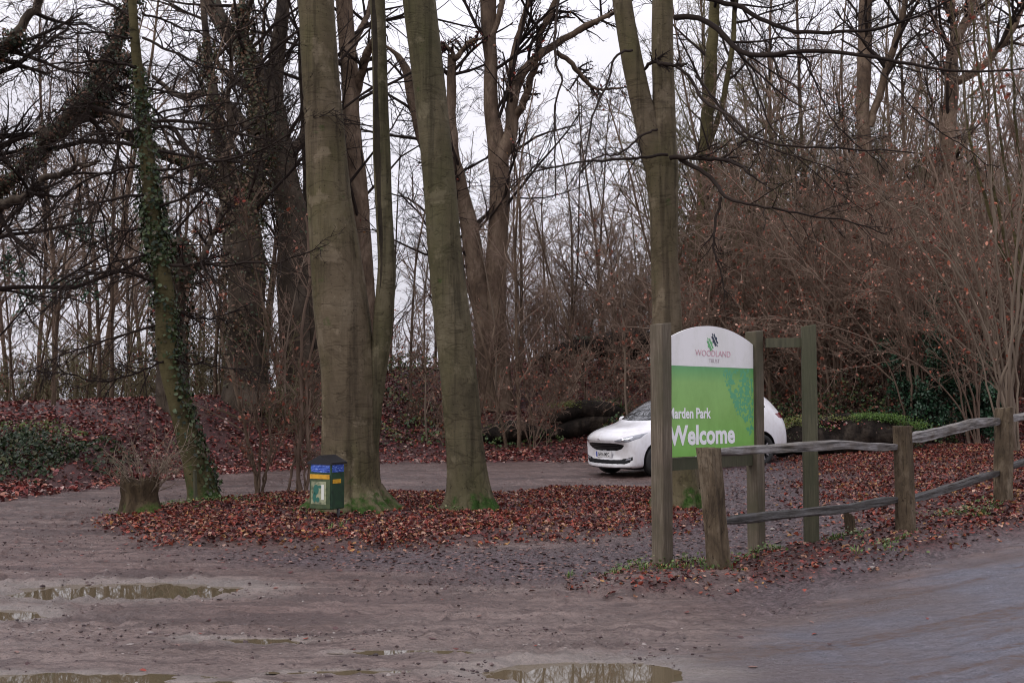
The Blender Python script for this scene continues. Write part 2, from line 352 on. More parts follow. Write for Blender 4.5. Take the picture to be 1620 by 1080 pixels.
def groundmat():
    m, nt, b = mat('wet_mud_and_litter')
    A = lambda n: N(nt, 'ShaderNodeAttribute', attribute_name=n).outputs['Fac']
    tc = N(nt, 'ShaderNodeTexCoord'); P = tc.outputs['Object']
    def no(scale, det=6, mp=(1, 1, 1), r=.6):
        q = N(nt, 'ShaderNodeMapping'); q.inputs['Scale'].default_value = mp; nt.links.new(P, q.inputs[0])
        n = N(nt, 'ShaderNodeTexNoise'); n.inputs['Scale'].default_value = scale; n.inputs['Detail'].default_value = det; n.inputs['Roughness'].default_value = r
        nt.links.new(q.outputs[0], n.inputs['Vector']); return n.outputs['Fac']
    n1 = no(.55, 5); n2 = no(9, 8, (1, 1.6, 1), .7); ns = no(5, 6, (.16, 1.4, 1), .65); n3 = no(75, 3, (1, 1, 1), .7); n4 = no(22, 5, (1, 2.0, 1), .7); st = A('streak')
    mud = mixc(nt, rng_(nt, n1, .35, .65, 0, 1), (.112, .068, .058), (.185, .125, .110))
    mud = mixc(nt, rng_(nt, st, .37, .50, .8, 0), mud, (.060, .037, .034))
    mud = mixc(nt, rng_(nt, st, .54, .68, 0, .5), mud, (.24, .178, .155))
    mud = mixc(nt, math_(nt, 'MULTIPLY', A('near'), .6), mud, (.215, .165, .145))
    mud = mixc(nt, rng_(nt, ns, .40, .52, .75, 0), mud, (.062, .038, .034))
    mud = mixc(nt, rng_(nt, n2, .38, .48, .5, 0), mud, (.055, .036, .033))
    mud = mixc(nt, rng_(nt, n4, .40, .47, .6, 0), mud, (.045, .028, .026))  # dark specks: wet spots, plus shade of small pits painted into the colour
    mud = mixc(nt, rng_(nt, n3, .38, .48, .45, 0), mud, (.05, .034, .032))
    mud = mixc(nt, rng_(nt, n4, .60, .68, 0, .5), mud, (.26, .225, .215))
    asp = mixc(nt, rng_(nt, n2, .35, .65, 0, 1), (.098, .097, .120), (.175, .170, .205))
    asp = mixc(nt, rng_(nt, n3, .42, .54, .8, 0), asp, (.045, .045, .06))
    asp = mixc(nt, math_(nt, 'MULTIPLY', rng_(nt, st, .36, .43, 1, 0), rng_(nt, n2, .40, .58, 0, 1)), asp, (.075, .045, .038))
    asp = mixc(nt, rng_(nt, n1, .44, .60, .55, 0), asp, (.13, .095, .085))
    c = mixc(nt, A('asph'), mud, asp)
    pur = mixc(nt, rng_(nt, n4, .42, .60, 0, 1), (.028, .018, .020), (.125, .088, .095))
    c = mixc(nt, A('purp'), c, pur)
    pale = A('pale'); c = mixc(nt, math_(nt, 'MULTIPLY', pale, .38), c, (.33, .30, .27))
    lf = mixc(nt, rng_(nt, n4, .40, .62, 0, 1), (.022, .010, .010), (.10, .034, .030))
    c = mixc(nt, A('leafm'), c, lf)
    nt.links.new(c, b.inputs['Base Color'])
    r = rng_(nt, n1, .35, .65, .27, .55); r = math_(nt, 'SUBTRACT', r, math_(nt, 'MULTIPLY', A('asph'), .10))
    r = math_(nt, 'ADD', r, math_(nt, 'MULTIPLY', A('leafm'), .25)); r = math_(nt, 'SUBTRACT', r, math_(nt, 'MULTIPLY', pale, .12))
    nt.links.new(r, b.inputs['Roughness'])
    b.inputs['Specular IOR Level'].default_value = .38
    bp = bump(nt, n2, b, .75, .05); bp = bump(nt, n4, b, .7, .018, bp); bump(nt, n3, b, .5, .007, bp)
    return m
M_GROUND = groundmat()
M_WATER = basic('muddy_water', (.10, .078, .048), .02, 0, IOR=1.55)
# ================================================================== GROUND
def axis(parts):
    o = [parts[0][0]]
    for a, b, s0, s1 in parts:
        x = a; 
        while x < b - 1e-6:
            t = (x - a) / (b - a); x = min(b, x + s0 + (s1 - s0) * t); o.append(x)
    return np.unique(np.round(o, 5))
gx = axis([(-500, -60, 60, 15), (-60, -16, 6, .35), (-16, -6.5, .32, .055), (-6.5, 7.5, .042, .042), (7.5, 17, .055, .3), (17, 60, .35, 6), (60, 500, 15, 60)])
gy = axis([(-300, -20, 60, 8), (-20, 5.0, 4, .3), (5.0, 15.5, .036, .05), (15.5, 24, .06, .12), (24, 50, .14, .45), (50, 120, .6, 8), (120, 700, 10, 80)])
GX, GY = np.meshgrid(gx, gy); GZ = H(GX, GY)
nx, ny = len(gx), len(gy)
ii = (np.arange(ny - 1)[:, None] * nx + np.arange(nx - 1)[None]).ravel()
g = MB(); g.add(np.stack([GX, GY, GZ], -1), np.stack([ii, ii + 1, ii + nx + 1, ii + nx], -1))
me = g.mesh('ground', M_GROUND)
rd = smoothpoly(ROAD, GX, GY)
asph = sstep(.35, -.7, rd + (fbm(GX * 1.5, GY * 3.5, 15, 4) - .5) * 1.3)
idl = sstep(.35, -.8, island_d(GX, GY) + (fbm(GX * 4, GY * 4, 91, 3) - .5) * .9); vd = sstep(.1, -.2, verge_d(GX, GY))
vd = vd * sstep(.32, .55, fbm(GX * 4, GY * 4, 92, 3))
redd = smoothpoly(REDBANK, GX, GY) + (fbm(GX, GY, 17, 3) - .5) * 1.5
purd = smoothpoly(PURPLE, GX, GY) + (fbm(GX * 1.3, GY * 1.3, 18, 3) - .5) * 1.2
foot = np.interp(GX, FOOT[:, 0], FOOT[:, 1]); bankm = sstep(-.5, .6, GY - foot + (fbm(GX * .6, GY * .6, 19, 3) - .5) * 2)
leafm = np.maximum.reduce([idl, vd * .9, sstep(.5, -.8, redd) * .9, bankm])
purp = np.maximum(sstep(.6, -.8, purd), .9 * sstep(-.25, .15, rd + (fbm(GX * 2, GY * 3, 93, 3) - .5) * .5) * sstep(1.3, .6, rd) * sstep(1.0, 2.4, GX) * (GY < 16)) * (1 - asph)
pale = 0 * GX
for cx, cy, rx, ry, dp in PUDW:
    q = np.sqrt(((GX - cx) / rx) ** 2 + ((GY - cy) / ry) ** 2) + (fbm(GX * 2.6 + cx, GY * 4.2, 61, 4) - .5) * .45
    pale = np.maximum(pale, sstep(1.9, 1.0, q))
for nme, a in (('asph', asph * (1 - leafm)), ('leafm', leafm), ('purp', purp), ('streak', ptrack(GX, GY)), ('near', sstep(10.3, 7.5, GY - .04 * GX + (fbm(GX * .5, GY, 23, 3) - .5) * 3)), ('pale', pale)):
    at_ = me.attributes.new(nme, 'FLOAT', 'POINT'); at_.data.foreach_set('value', a.astype(np.float32).ravel())
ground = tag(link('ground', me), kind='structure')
# puddles
for k, (cx, cy, rx, ry, dp) in enumerate(PUDW):
    lev = float(Hbase(cx, cy)) + (float(fbm(np.array(cx * .6), np.array(cy * .6), 21, 3)) - .5) * .05 - dp * .30
    th = np.arange(48) * math.tau / 48; rr = np.array([.45, 1.0, 1.35])
    v = [(cx, cy, lev)] + [(cx + rx * r * math.cos(a), cy + ry * r * math.sin(a), lev) for r in rr for a in th]
    q = [(1 + i * 48 + j, 1 + i * 48 + (j + 1) % 48, 49 + i * 48 + (j + 1) % 48, 49 + i * 48 + j) for i in range(2) for j in range(48)]
    mb = MB(); mb.add(v, q, [(0, 1 + (j + 1) % 48, 1 + j) for j in range(48)])
    tag(link('puddle', mb.mesh('puddle', M_WATER)), kind='structure')

# ================================================================== LEAF LITTER
rng = np.random.default_rng(7)
RED = [(.25, .055, .036), (.20, .042, .03), (.14, .03, .025), (.075, .022, .022), (.055, .018, .018), (.22, .075, .045), (.17, .05, .042), (.095, .034, .034), (.27, .14, .09), (.13, .036, .032), (.36, .22, .16), (.24, .06, .035), (.30, .16, .06), (.045, .02, .018), (.06, .03, .026)]
BRN = [(.12, .055, .045), (.09, .045, .045), (.16, .09, .075), (.07, .035, .035), (.20, .12, .10)]
BANK = [(.23, .055, .045), (.16, .042, .038), (.11, .03, .03), (.27, .08, .055), (.18, .05, .05), (.30, .14, .10), (.065, .024, .024), (.36, .25, .22)]
def litter(name, label, n, box, maskf, size, cols, nz=1.0, up=.015, seed=1, cup=.35):
    r = np.random.default_rng(seed); x = r.uniform(box[0], box[1], n); y = r.uniform(box[2], box[3], n)
    keep = r.random(n) < maskf(x, y); x = x[keep]; y = y[keep]
    C = np.stack([x, y, H(x, y) + r.uniform(.002, up, len(x))], -1)
    mb = MB(); add_leaves(mb, r, C, size, cols, nrm=np.array([0, 0, nz * 2.2]), spread=.75, cup=cup)
    return tag(link(name, mb.mesh(name, M_LEAF, smooth=False)), label, 'leaves', kind='stuff')
litter('leaf_litter', 'copper red fallen beech leaves carpeting the island round the trunks', 120000, (-7, 5, 11.5, 22),
       lambda x, y: sstep(.45, -.55, island_d(x, y)) ** 1.5 * (.30 + .70 * sstep(.38, .6, fbm(x * 1.5, y * 2.2, 71, 4))), .054, RED, up=.035, seed=11, cup=.5)
litter('leaf_litter', 'red and brown leaves with mud on the verge under the fence', 34000, (0, 12, 8.5, 16),
       lambda x, y: sstep(.12, -.15, verge_d(x, y)) * .75, .046, RED + BRN[:3], up=.02, seed=12)
litter('leaf_litter', 'red leaves strewn over the rise behind the fence', 120000, (2, 16, 12, 27),
       lambda x, y: sstep(.9, -1.6, smoothpoly(REDBANK, x, y) + (fbm(x, y, 17, 3) - .5) * 1.5) * (.35 + .65 * sstep(.38, .6, fbm(x * 1.3, y * 1.6, 75, 4))), .058, RED, up=.03, seed=13, cup=.5)
litter('leaf_litter', 'dull trodden purple brown leaves in the mud behind the sign', 120000, (-5, 12, 9, 26),
       lambda x, y: sstep(.7, -.8, smoothpoly(PURPLE, x, y) + (fbm(x * 1.3, y * 1.3, 18, 3) - .5) * 1.2) * (.28 + .4 * fbm(x, y, 72, 3)), .048, BRN, nz=2, up=.008, seed=14, cup=.15)
litter('leaf_litter', 'dark crimson leaves covering the woodland bank behind the track', 210000, (-16, 16, 16, 42),
       lambda x, y: sstep(-.8, .6, y - np.interp(x, FOOT[:, 0], FOOT[:, 1])) * (.35 + .65 * sstep(.35, .6, fbm(x * .7, y * .7, 73, 3))), .095, BANK, up=.05, seed=15)
litter('leaf_litter', 'scattered stray leaves pressed into the muddy track', 7000, (-9, 8, 6.4, 26),
       lambda x, y: .10 + .7 * sstep(1.6, 0, np.abs(island_d(x, y))), .05, BRN + RED[:4], nz=2, up=.008, seed=16, cup=.15)
# mud clods and stones pressed into the mud
def clods(n, seed):
    r = np.random.default_rng(seed); mb = MB()
    bm = bmesh.new(); bmesh.ops.create_icosphere(bm, subdivisions=1, radius=1); bv = np.array([v.co[:] for v in bm.verts]); bf = np.array([[v.index for v in f.verts] for f in bm.faces]); bm.free()
    x = r.uniform(-7, 7, n); y = 6.2 + 14 * r.random(n) ** 1.4
    k = (r.random(n) < .12 + .88 * sstep(.46, .62, fbm(x * .8, y * 1.6, 77, 4))) & (smoothpoly(ROAD, x, y) > -.3 * r.random(n)); x = x[k]; y = y[k]; n = len(x)
    s = np.clip(r.lognormal(-5.0, .5, n), .004, .03)
    V = bv[None] * (s[:, None, None] * r.uniform(.6, 1.5, (n, 1, 3))) + r.normal(size=(n, len(bv), 3)) * s[:, None, None] * .18
    V[..., 2] *= .6; V += np.stack([x, y, H(x, y)], -1)[:, None]
    c = np.repeat(palette(r, n, [(.07, .045, .045), (.05, .033, .033), (.04, .028, .028), (.13, .095, .09), (.06, .04, .04), (.22, .19, .175)], .2), len(bv), axis=0)
    mb.add(V, None, (bf[None] + np.arange(n)[:, None, None] * len(bv)).reshape(-1, 3), col=c)
    return mb.mesh('mud_clods', M_LEAF, smooth=False)
tag(link('mud_clods', clods(42000, 5)), 'small clods of mud and gravel scattered over the wet track', 'clods', kind='stuff')

# ================================================================== TREES
def trunk_arrays(P, R, s=36, seed=0, lump=.035, lobes=0, lobeh=.5, flare=0):
    """upright trunk swept with horizontal rings"""
    P = np.asarray(P, float); n = len(P); r = np.random.default_rng(seed)
    th = np.arange(s) * math.tau / s; ph = r.uniform(0, 6.28, 12)
    L = np.concatenate([[0], np.cumsum(np.linalg.norm(np.diff(P, axis=0), axis=1))])
    rr = R[:, None] * np.ones(s)
    u = np.cos(th) * 1.3; v = np.sin(th) * 1.3
    rr = rr * (1 + lump * 2 * (fbm(u[None] + 5 + seed, v[None] + L[:, None] * .9, seed, 3) - .5) + lump * .8 * (fbm(u[None] * 3 + 9, v[None] * 3 + L[:, None] * 4, seed + 5, 3) - .5))
    e = np.exp(-np.clip(L - .1, 0, 99) / lobeh)[:, None]
    lob = sum(np.cos(k * th + ph[k]) * a for k, a in ((3, .4), (5, .45), (7, .25)))
    if lobes > .1:
        dz = P[:, 2] - P[0, 2]
        for j in range(11):
            a0 = math.radians(170 + j * 21 + r.uniform(-7, 7)); hh = r.uniform(.35, 1.0); aa = r.uniform(.10, .24)
            dth = (th[None] - a0 - r.uniform(-.12, .12) * dz[:, None] + math.pi) % math.tau - math.pi
            rr = rr * (1 - aa * np.exp(-(dth / (.055 + .05 * r.random())) ** 2) * (np.clip(1 - dz / hh, 0, 1) ** .8)[:, None])
    rr = rr * (1 + e * lobes * lob[None] + e ** 2 * flare)
    V = P[:, None] + rr[..., None] * np.stack([np.cos(th), np.sin(th), 0 * th], -1)
    i = np.arange(n - 1)[:, None] * s; k = np.arange(s)[None]; k2 = (k + 1) % s
    q = np.stack([i + k, i + k2, i + s + k2, i + s + k], -1).reshape(-1, 4)
    return V.reshape(-1, 3), q
def pxline(ctrl, Y, n=40, dY=0., sc_=1.0):
    """control points (px,py,width px) at depth Y -> world polyline and radii"""
    ys = np.linspace(Y, Y + dY, len(ctrl))
    Q = np.array([[*at(c[0], c[1], y), c[2] * np.linalg.norm(ray(c[0], c[1])) / np.linalg.norm(ray(c[0], c[1])) * y / FPX / 2 * sc_] for c, y in zip(ctrl, ys)])
    Q = np.hstack([Q[:, :3], Q[:, 3:]])
    # arc-length catmull in the picture's own plane of x and z
    S = catmull(Q[:, [0, 2, 1, 3]], n)
    return S[:, [0, 2, 1]], np.maximum(S[:, 3], .003)
def loc(V, b): return np.asarray(V) - np.asarray(b)
def crown_arrays(rng, P, R, k1=9, k2=6, k3=5, k4=0, t0=.35, lf=.45, ang=50, rmin=.005, grav1=.02, leaves=0, lsize=.06, lcols=RED, azb=None, mb=None, n1=7, wig=.13, k1s=6, tips=True):
    mb = mb or MB()
    P1, R1 = grow(rng, P, R, k1, t0, .98, lf, ang, n1, wig, grav1, .55, rmin * 2.2, azb=azb); mb.add(*tube(P1, R1, k1s))
    P2, R2 = grow(rng, P1, R1, k2, .15, .98, .55, 45, 6, wig, .0, .55, rmin * 1.5, azb=None); mb.add(*tube(P2, R2, 4))
    P3, R3 = grow(rng, P2, R2, k3, .1, 1, .55, 42, 5, wig * 1.2, .0, .55, rmin); mb.add(*tube(P3, R3, 3))
    PL = P3
    if k4:
        P4, R4 = grow(rng, P3, R3, k4, .1, 1, .55, 40, 4, wig, .0, .6, rmin * .75); mb.add(*tube(P4, R4, 3)); PL = P4
    pts = None
    if leaves:
        i = rng.integers(0, len(PL), leaves); j = rng.integers(0, PL.shape[1], leaves); pts = PL[i, j] + rng.normal(size=(leaves, 3)) * .03
    return mb, pts
def make_tree(name, label, cat, base, trunk, crown, mtr, mcr, group=None, leaves=None, extra=()):
    t = thing(name, label, cat, tuple(base), group=group)
    if trunk: link('trunk', trunk.mesh('trunk', mtr), t)
    if crown: link('crown', crown.mesh('crown', mcr, smooth=False), t)
    if leaves is not None: link('foliage', leaves.mesh('foliage', M_LEAF, smooth=False), t)
    for nme, mb, m in extra: link(nme, mb.mesh(nme, m), t)
    return t
def roots(mb, b, dirs, r0, L, seed, z0=.25):
    r = np.random.default_rng(seed); PP = []; RR = []
    for a in dirs:
        a = math.radians(a); u = np.linspace(0, 1, 9); wob = np.cumsum(r.normal(size=9)) * .03
        x = np.cos(a) * (r0 * .45 + L * u) - np.sin(a) * wob; y = np.sin(a) * (r0 * .45 + L * u) + np.cos(a) * wob
        z = z0 * (1 - u) ** 2.2 - .05 - .04 * u
        PP.append(np.stack([x, y, z], -1)); RR.append(r0 * .30 * (1 - u * .72))
    mb.add(*tube(np.array(PP), np.array(RR), 10))
def hero(name, label, px, Y=None, seed=1, s=72, above=9.0, lobes=.05, flare=.0, mb_=M_BEECH, rootdirs=(), rootL=.5, crownk=(9, 7, 5), ctop=True, lump=.035, n=110, lean=None):
    """px: control points from base upward (x,y,w)"""
    g0 = gnd(px[0][0], px[0][1]); Y = Y or g0[1]
    P, R = pxline(px, Y, n)
    base = np.array([P[0, 0], Y, hz(P[0, 0], Y)])
    z = P[:, 2]; P[0, 2] = min(P[0, 2], base[2] - .15)
    d = norm(P[-1] - P[-8]); m = int(above / .25); u = np.linspace(.25, above, m)[:, None]
    ext = P[-1] + d * u + np.cumsum(np.random.default_rng(seed).normal(size=(m, 3)) * .012, axis=0)
    er = R[-1] * (1 - .8 * u[:, 0] / above)
    P = np.vstack([P, ext]); R = np.concatenate([R, er])
    t = MB(); t.add(*trunk_arrays(loc(P, base), R, s, seed, lump, lobes, .45, flare))
    if len(rootdirs): roots(t, base, rootdirs, R[0], rootL, seed)
    c = None
    if ctop:
        r = np.random.default_rng(seed + 100); k = np.argmax(P[:, 2] > 8.3)
        c, _ = crown_arrays(r, loc(P[k:], base)[None], R[k:][None], crownk[0], crownk[1], crownk[2], t0=.1, lf=.65, ang=55)
    return base, Y, t, c

# --- the two-stemmed big beech beside the bin
b1, Y1, t1, c1 = hero('beech_tree', '', [(556, 812, 150), (555, 790, 116), (553, 760, 100), (555, 720, 92), (554, 680, 88), (553, 600, 88), (541, 500, 88), (531, 400, 80), (520, 300, 70), (513, 200, 63), (506, 100, 59), (500, 0, 56), (495, -80, 53)], seed=3, lobes=.15, flare=.22, rootdirs=(200, 235, 262, 290, 318, 345, 20, 130), rootL=.55)
P, R = pxline([(574, 812, 50), (582, 775, 40), (584, 735, 30), (588, 690, 26), (593, 640, 24), (597, 590, 28), (603, 540, 30), (607, 490, 31), (611, 440, 30), (611, 400, 28), (607, 320, 27), (604, 240, 28), (602, 160, 25), (600, 80, 24), (597, 0, 24), (594, -80, 22)], Y1 - .08, 90)
d = norm(P[-1] - P[-8]); P = np.vstack([P, P[-1] + d * np.linspace(.3, 5, 14)[:, None]]); R = np.concatenate([R, R[-1] * np.linspace(.97, .3, 14)])
st2 = MB(); st2.add(*trunk_arrays(loc(P, b1), R, 24, 8, .06))
def strip(V, n, s, i0, i1, a0, a1, m, taper=.5, off=.006, seed=1):
    V = np.asarray(V).reshape(n, s, 3); w = MB(); I = np.arange(i0, i1); f = np.linspace(0, 1, len(I)); rows = []; K = 7
    for i, u in zip(I, f):
        wd = min(1, (min(u, 1 - u) * 2 / taper) ** .6) * (.65 + .7 * float(vnoise(np.array(i * .35), np.array(seed * 1.), seed))); c = V[i].mean(0)
        ang = (a0 + a1) / 2 + (a1 - a0) / 2 * wd * np.linspace(-1, 1, K); k = (np.radians(ang) / math.tau * s) % s; k0 = k.astype(int) % s; fr = (k - np.floor(k))[:, None]
        p = V[i][k0] * (1 - fr) + V[i][(k0 + 1) % s] * fr; rows.append(p + norm(p - c) * (off * np.sin(np.linspace(.12, math.pi - .12, K)) )[:, None])
    i = np.arange(len(I) - 1)[:, None] * K; k = np.arange(K - 1)[None]
    w.add(np.array(rows).reshape(-1, 3), np.stack([i + k, i + k + 1, i + K + k + 1, i + K + k], -1).reshape(-1, 4)); return w
M_GROOVE_SHADE = bark('groove_shade_dark', (.030, .024, .017), (.014, .011, .009), (.06, .048, .032), cracks=(8, 8, 1.5), bstr=1)  # near-black colour standing in for shade in the second stem's recess
groove_shade = strip(trunk_arrays(loc(P, b1), R, 24, 8, .06)[0], len(P), 24, 34, 103, 222, 262, M_GROOVE_SHADE, .5, .004, 3)  # dark strip laid over the stem: recess shade painted on as colour
rr_ = np.random.default_rng(44); cc, _ = crown_arrays(rr_, loc(P[88:], b1)[None], R[88:][None], 6, 5, 4, t0=.1, lf=.8)
T1 = make_tree('beech_tree', 'thickest grey green beech with a second stem fused on its right, behind the dog bin', 'tree', b1, t1, c1, M_BEECH, M_TWIG, extra=[('stem', st2, M_BEECH2), ('stem_crown', cc, M_TWIG), ('groove_shade', groove_shade, M_GROOVE_SHADE)])
# --- the second big beech
b2, Y2, t2, c2 = hero('beech_tree', '', [(744, 814, 98), (744, 790, 76), (741, 760, 66), (737, 720, 61), (733, 680, 59), (726, 600, 59), (715, 500, 58), (704, 400, 54), (696, 300, 52), (686, 200, 51), (675, 100, 52), (663, 0, 54), (654, -80, 53)], seed=5, lobes=.17, flare=.12, mb_=M_BEECH2, rootdirs=(210, 250, 285, 320, 350, 160), rootL=.28)
T2 = make_tree('beech_tree', 'single straight beech trunk leaning left, in the middle of the leafy island', 'tree', b2, t2, c2, M_BEECH2, M_TWIG)

# --- forked beech behind the sign
b3, Y3, t3, c3 = hero('beech_tree', '', [(1074, 806, 104), (1074, 780, 78), (1072, 740, 62), (1066, 690, 54), (1060, 620, 50), (1056, 540, 48), (1054, 470, 46), (1051, 400, 43), (1050, 330, 45), (1047, 270, 52), (1049, 215, 42), (1050, 150, 36), (1048, 80, 35), (1048, 0, 33), (1048, -80, 32)], seed=9, lobes=.15, mb_=M_BEECH, rootdirs=(200, 240, 285, 330), rootL=.35)
fk = MB(); P, R = pxline([(1042, 290, 30), (1036, 255, 40), (1024, 200, 38), (1012, 150, 36), (1001, 100, 35), (992, 50, 33), (984, 0, 32), (974, -80, 30)], Y3 - .03, 60)
d = norm(P[-1] - P[-8]); P = np.vstack([P, P[-1] + d * np.linspace(.3, 6, 14)[:, None]]); R = np.concatenate([R, R[-1] * np.linspace(.97, .3, 14)])
t3.add(*trunk_arrays(loc(P, b3), R, 28, 12, .04))
LIMBS3 = [  # px control points, depth change towards the camera (negative) for the long bare limbs
    ([(1068, 28, 10), (1100, 28, 9), (1140, 48, 9), (1175, 78, 8.5), (1215, 84, 8), (1290, 80, 7), (1360, 82, 6), (1440, 94, 5), (1520, 100, 4), (1640, 92, 3)], -2.5),
    ([(1062, -20, 9), (1110, -4, 8), (1165, 14, 8), (1205, 34, 7), (1262, 56, 6.5), (1330, 58, 5.5), (1400, 48, 5), (1470, 22, 4), (1530, -10, 3)], -2.0),
    ([(1060, 100, 4), (1090, 122, 5), (1110, 160, 5), (1150, 190, 4.5), (1190, 222, 4), (1260, 236, 3.5), (1340, 240, 3), (1440, 248, 2)], -2.4),
    ([(1060, 250, 8), (1095, 250, 6.5), (1135, 256, 6), (1165, 268, 5), (1185, 285, 4), (1215, 298, 2.5)], -1.2),
    ([(1075, 252, 7), (1105, 268, 7), (1132, 292, 6.5), (1142, 312, 6), (1165, 322, 5), (1215, 334, 4), (1280, 346, 3.2), (1345, 353, 2.5), (1410, 372, 1.5)], -1.6),
    ([(1141, 312, 5), (1134, 345, 4.5), (1134, 375, 4), (1150, 420, 2.5), (1160, 470, 1.5)], -.4),
    ([(1056, 245, 5), (1010, 250, 4.5), (960, 256, 4), (900, 268, 3), (850, 282, 2.4), (790, 300, 1.5)], -2.0),
    ([(1020, 110, 5), (1030, 98, 6), (1060, 98, 6), (1082, 94, 4)], -.6),
    ([(1040, 205, 4), (1010, 215, 3.5), (990, 235, 3), (955, 240, 2.5), (930, 262, 2)], -1),
    ([(1000, 80, 4), (975, 88, 4), (960, 140, 3.5), (945, 190, 3), (935, 260, 2)], -1.5),
    ([(884, 0, 4), (880, 55, 4.5), (885, 95, 4), (897, 115, 3.5), (892, 160, 3), (893, 230, 2.5), (896, 300, 2)], -2),
    ([(1168, 70, 4), (1172, 78, 3), (1200, 140, 3), (1225, 190, 2.5), (1262, 230, 2), (1330, 285, 1.5), (1400, 330, 1)], -1),
    ([(1100, 120, 3.5), (1125, 150, 3.5), (1165, 205, 3), (1200, 232, 2.5), (1270, 262, 2), (1350, 282, 1.5)], -1),
    ([(1330, 62, 3), (1380, 95, 3), (1440, 150, 2.5), (1500, 200, 2), (1580, 250, 1.5)], -1),
    ([(1260, 82, 3), (1280, 100, 3), (1310, 160, 2.5), (1360, 215, 2), (1420, 260, 1.5)], -1)]
lb = MB(); LP = []; LR = []
for ct, dy in LIMBS3:
    P, R = pxline(ct, Y3 - .3, 30, dy)
    w = np.cumsum(np.random.default_rng(len(ct)).normal(size=(30, 3)) * .012, axis=0); P = P + w - w[:1]
    LP.append(loc(P, b3)); LR.append(R)
LP = np.array(LP); LR = np.array(LR); lb.add(*tube(LP, LR, 7))
r3 = np.random.default_rng(31)
Pa, Ra = grow(r3, LP, LR, 14, .15, 1, .28, 50, 7, .16, -.04, .5, .0055); lb.add(*tube(Pa, Ra, 4))
Pb, Rb = grow(r3, Pa, Ra, 6, .1, 1, .5, 45, 5, .16, -.03, .6, .004); lb.add(*tube(Pb, Rb, 3))
Pc, Rc = grow(r3, Pb, Rb, 3, .1, 1, .5, 40, 4, .12, -.0, .6, .0028); lb.add(*tube(Pc, Rc, 3))
T3 = make_tree('beech_tree', 'beech forking into two stems behind the sign, long bare limbs reaching right', 'tree', b3, t3, c3, M_BEECH, M_TWIG, extra=[('limb', lb, M_TWIG)])

# --- slender ivy-clad leaning tree at the left
b4, Y4, t4, c4 = hero('ivy_tree', '', [(326, 796, 64), (322, 780, 50), (312, 740, 43), (300, 700, 38), (283, 640, 33), (270, 590, 31), (263, 540, 32), (262, 490, 32), (256, 430, 30), (246, 370, 28), (238, 300, 25), (231, 230, 23), (224, 160, 19), (216, 90, 16), (209, 0, 13), (205, -80, 12)], seed=14, lobes=.05, mb_=M_IVYBARK, above=5, lump=.05)
P4t, R4t = pxline([(322, 780, 50), (283, 640, 33), (263, 540, 32), (256, 430, 30), (238, 300, 25), (224, 160, 19), (209, 0, 13), (205, -80, 12)], Y4, 80)
lb = MB(); r4 = np.random.default_rng(21)
PL4 = []; RL4 = []
for (x0, y0, x1, y1, w, sag, dy) in [(254, 445, 40, 480, 6, -25, -2), (240, 310, 20, 400, 5.5, -20, -1.5), (236, 262, 10, 420, 5, -50, .5), (250, 395, 60, 530, 4, -20, -2.2), (262, 510, 5, 605, 5, -10, -1), (268, 570, 60, 600, 4, 20, -2), (230, 200, 20, 260, 5, -10, -2), (226, 160, 40, 190, 5, -10, -1), (222, 110, 0, 160, 5, -25, -2), (218, 60, 60, 90, 4, -20, -1), (232, 140, 420, 110, 4.5, 25, -1.5), (236, 200, 480, 170, 5, 15, -1.5), (240, 270, 520, 180, 5, 20, -2), (244, 330, 430, 230, 4.5, 20, -1), (255, 420, 520, 395, 6, 10, -2), (262, 560, 430, 575, 3.5, 5, -1), (226, 60, 470, 90, 5, 30, -2), (224, 20, 400, 30, 4, 20, 1), (240, 280, 380, 330, 4, -15, 1), (222, 30, 30, 20, 4, -20, 1), (214, 90, 110, 210, 4, -20, .5), (258, 470, 400, 470, 4, 25, 1), (250, 360, 130, 400, 4, -5, 1.5)]:
    mid = [(x0 + (x1 - x0) * f, y0 + (y1 - y0) * f + sag * math.sin(math.pi * f) * -(-1), w * (1 - .75 * f)) for f in (0, .25, .5, .75, 1)]
    P, R = pxline(mid, Y4, 24, dy); wv = np.cumsum(r4.normal(size=(24, 3)) * .02, axis=0); P = P + wv - wv[:1]; PL4.append(loc(P, b4)); RL4.append(R)
PL4 = np.array(PL4); RL4 = np.array(RL4); lb.add(*tube(PL4, RL4, 6))
Pa, Ra = grow(r4, PL4, RL4, 24, .08, 1, .36, 42, 7, .13, -.05, .55, .0065); lb.add(*tube(Pa, Ra, 4))
Pb, Rb = grow(r4, Pa, Ra, 5, .1, 1, .5, 42, 5, .15, -.03, .6, .005); lb.add(*tube(Pb, Rb, 3))
Pc, Rc = grow(r4, Pb, Rb, 4, .1, 1, .5, 40, 4, .12, -.0, .6, .0035); lb.add(*tube(Pc, Rc, 3))
IVY = [(.028, .048, .016), (.018, .034, .014), (.038, .062, .02), (.012, .022, .011), (.05, .07, .022), (.075, .10, .045), (.05, .04, .02)]
iv = MB(); riv = np.random.default_rng(8)
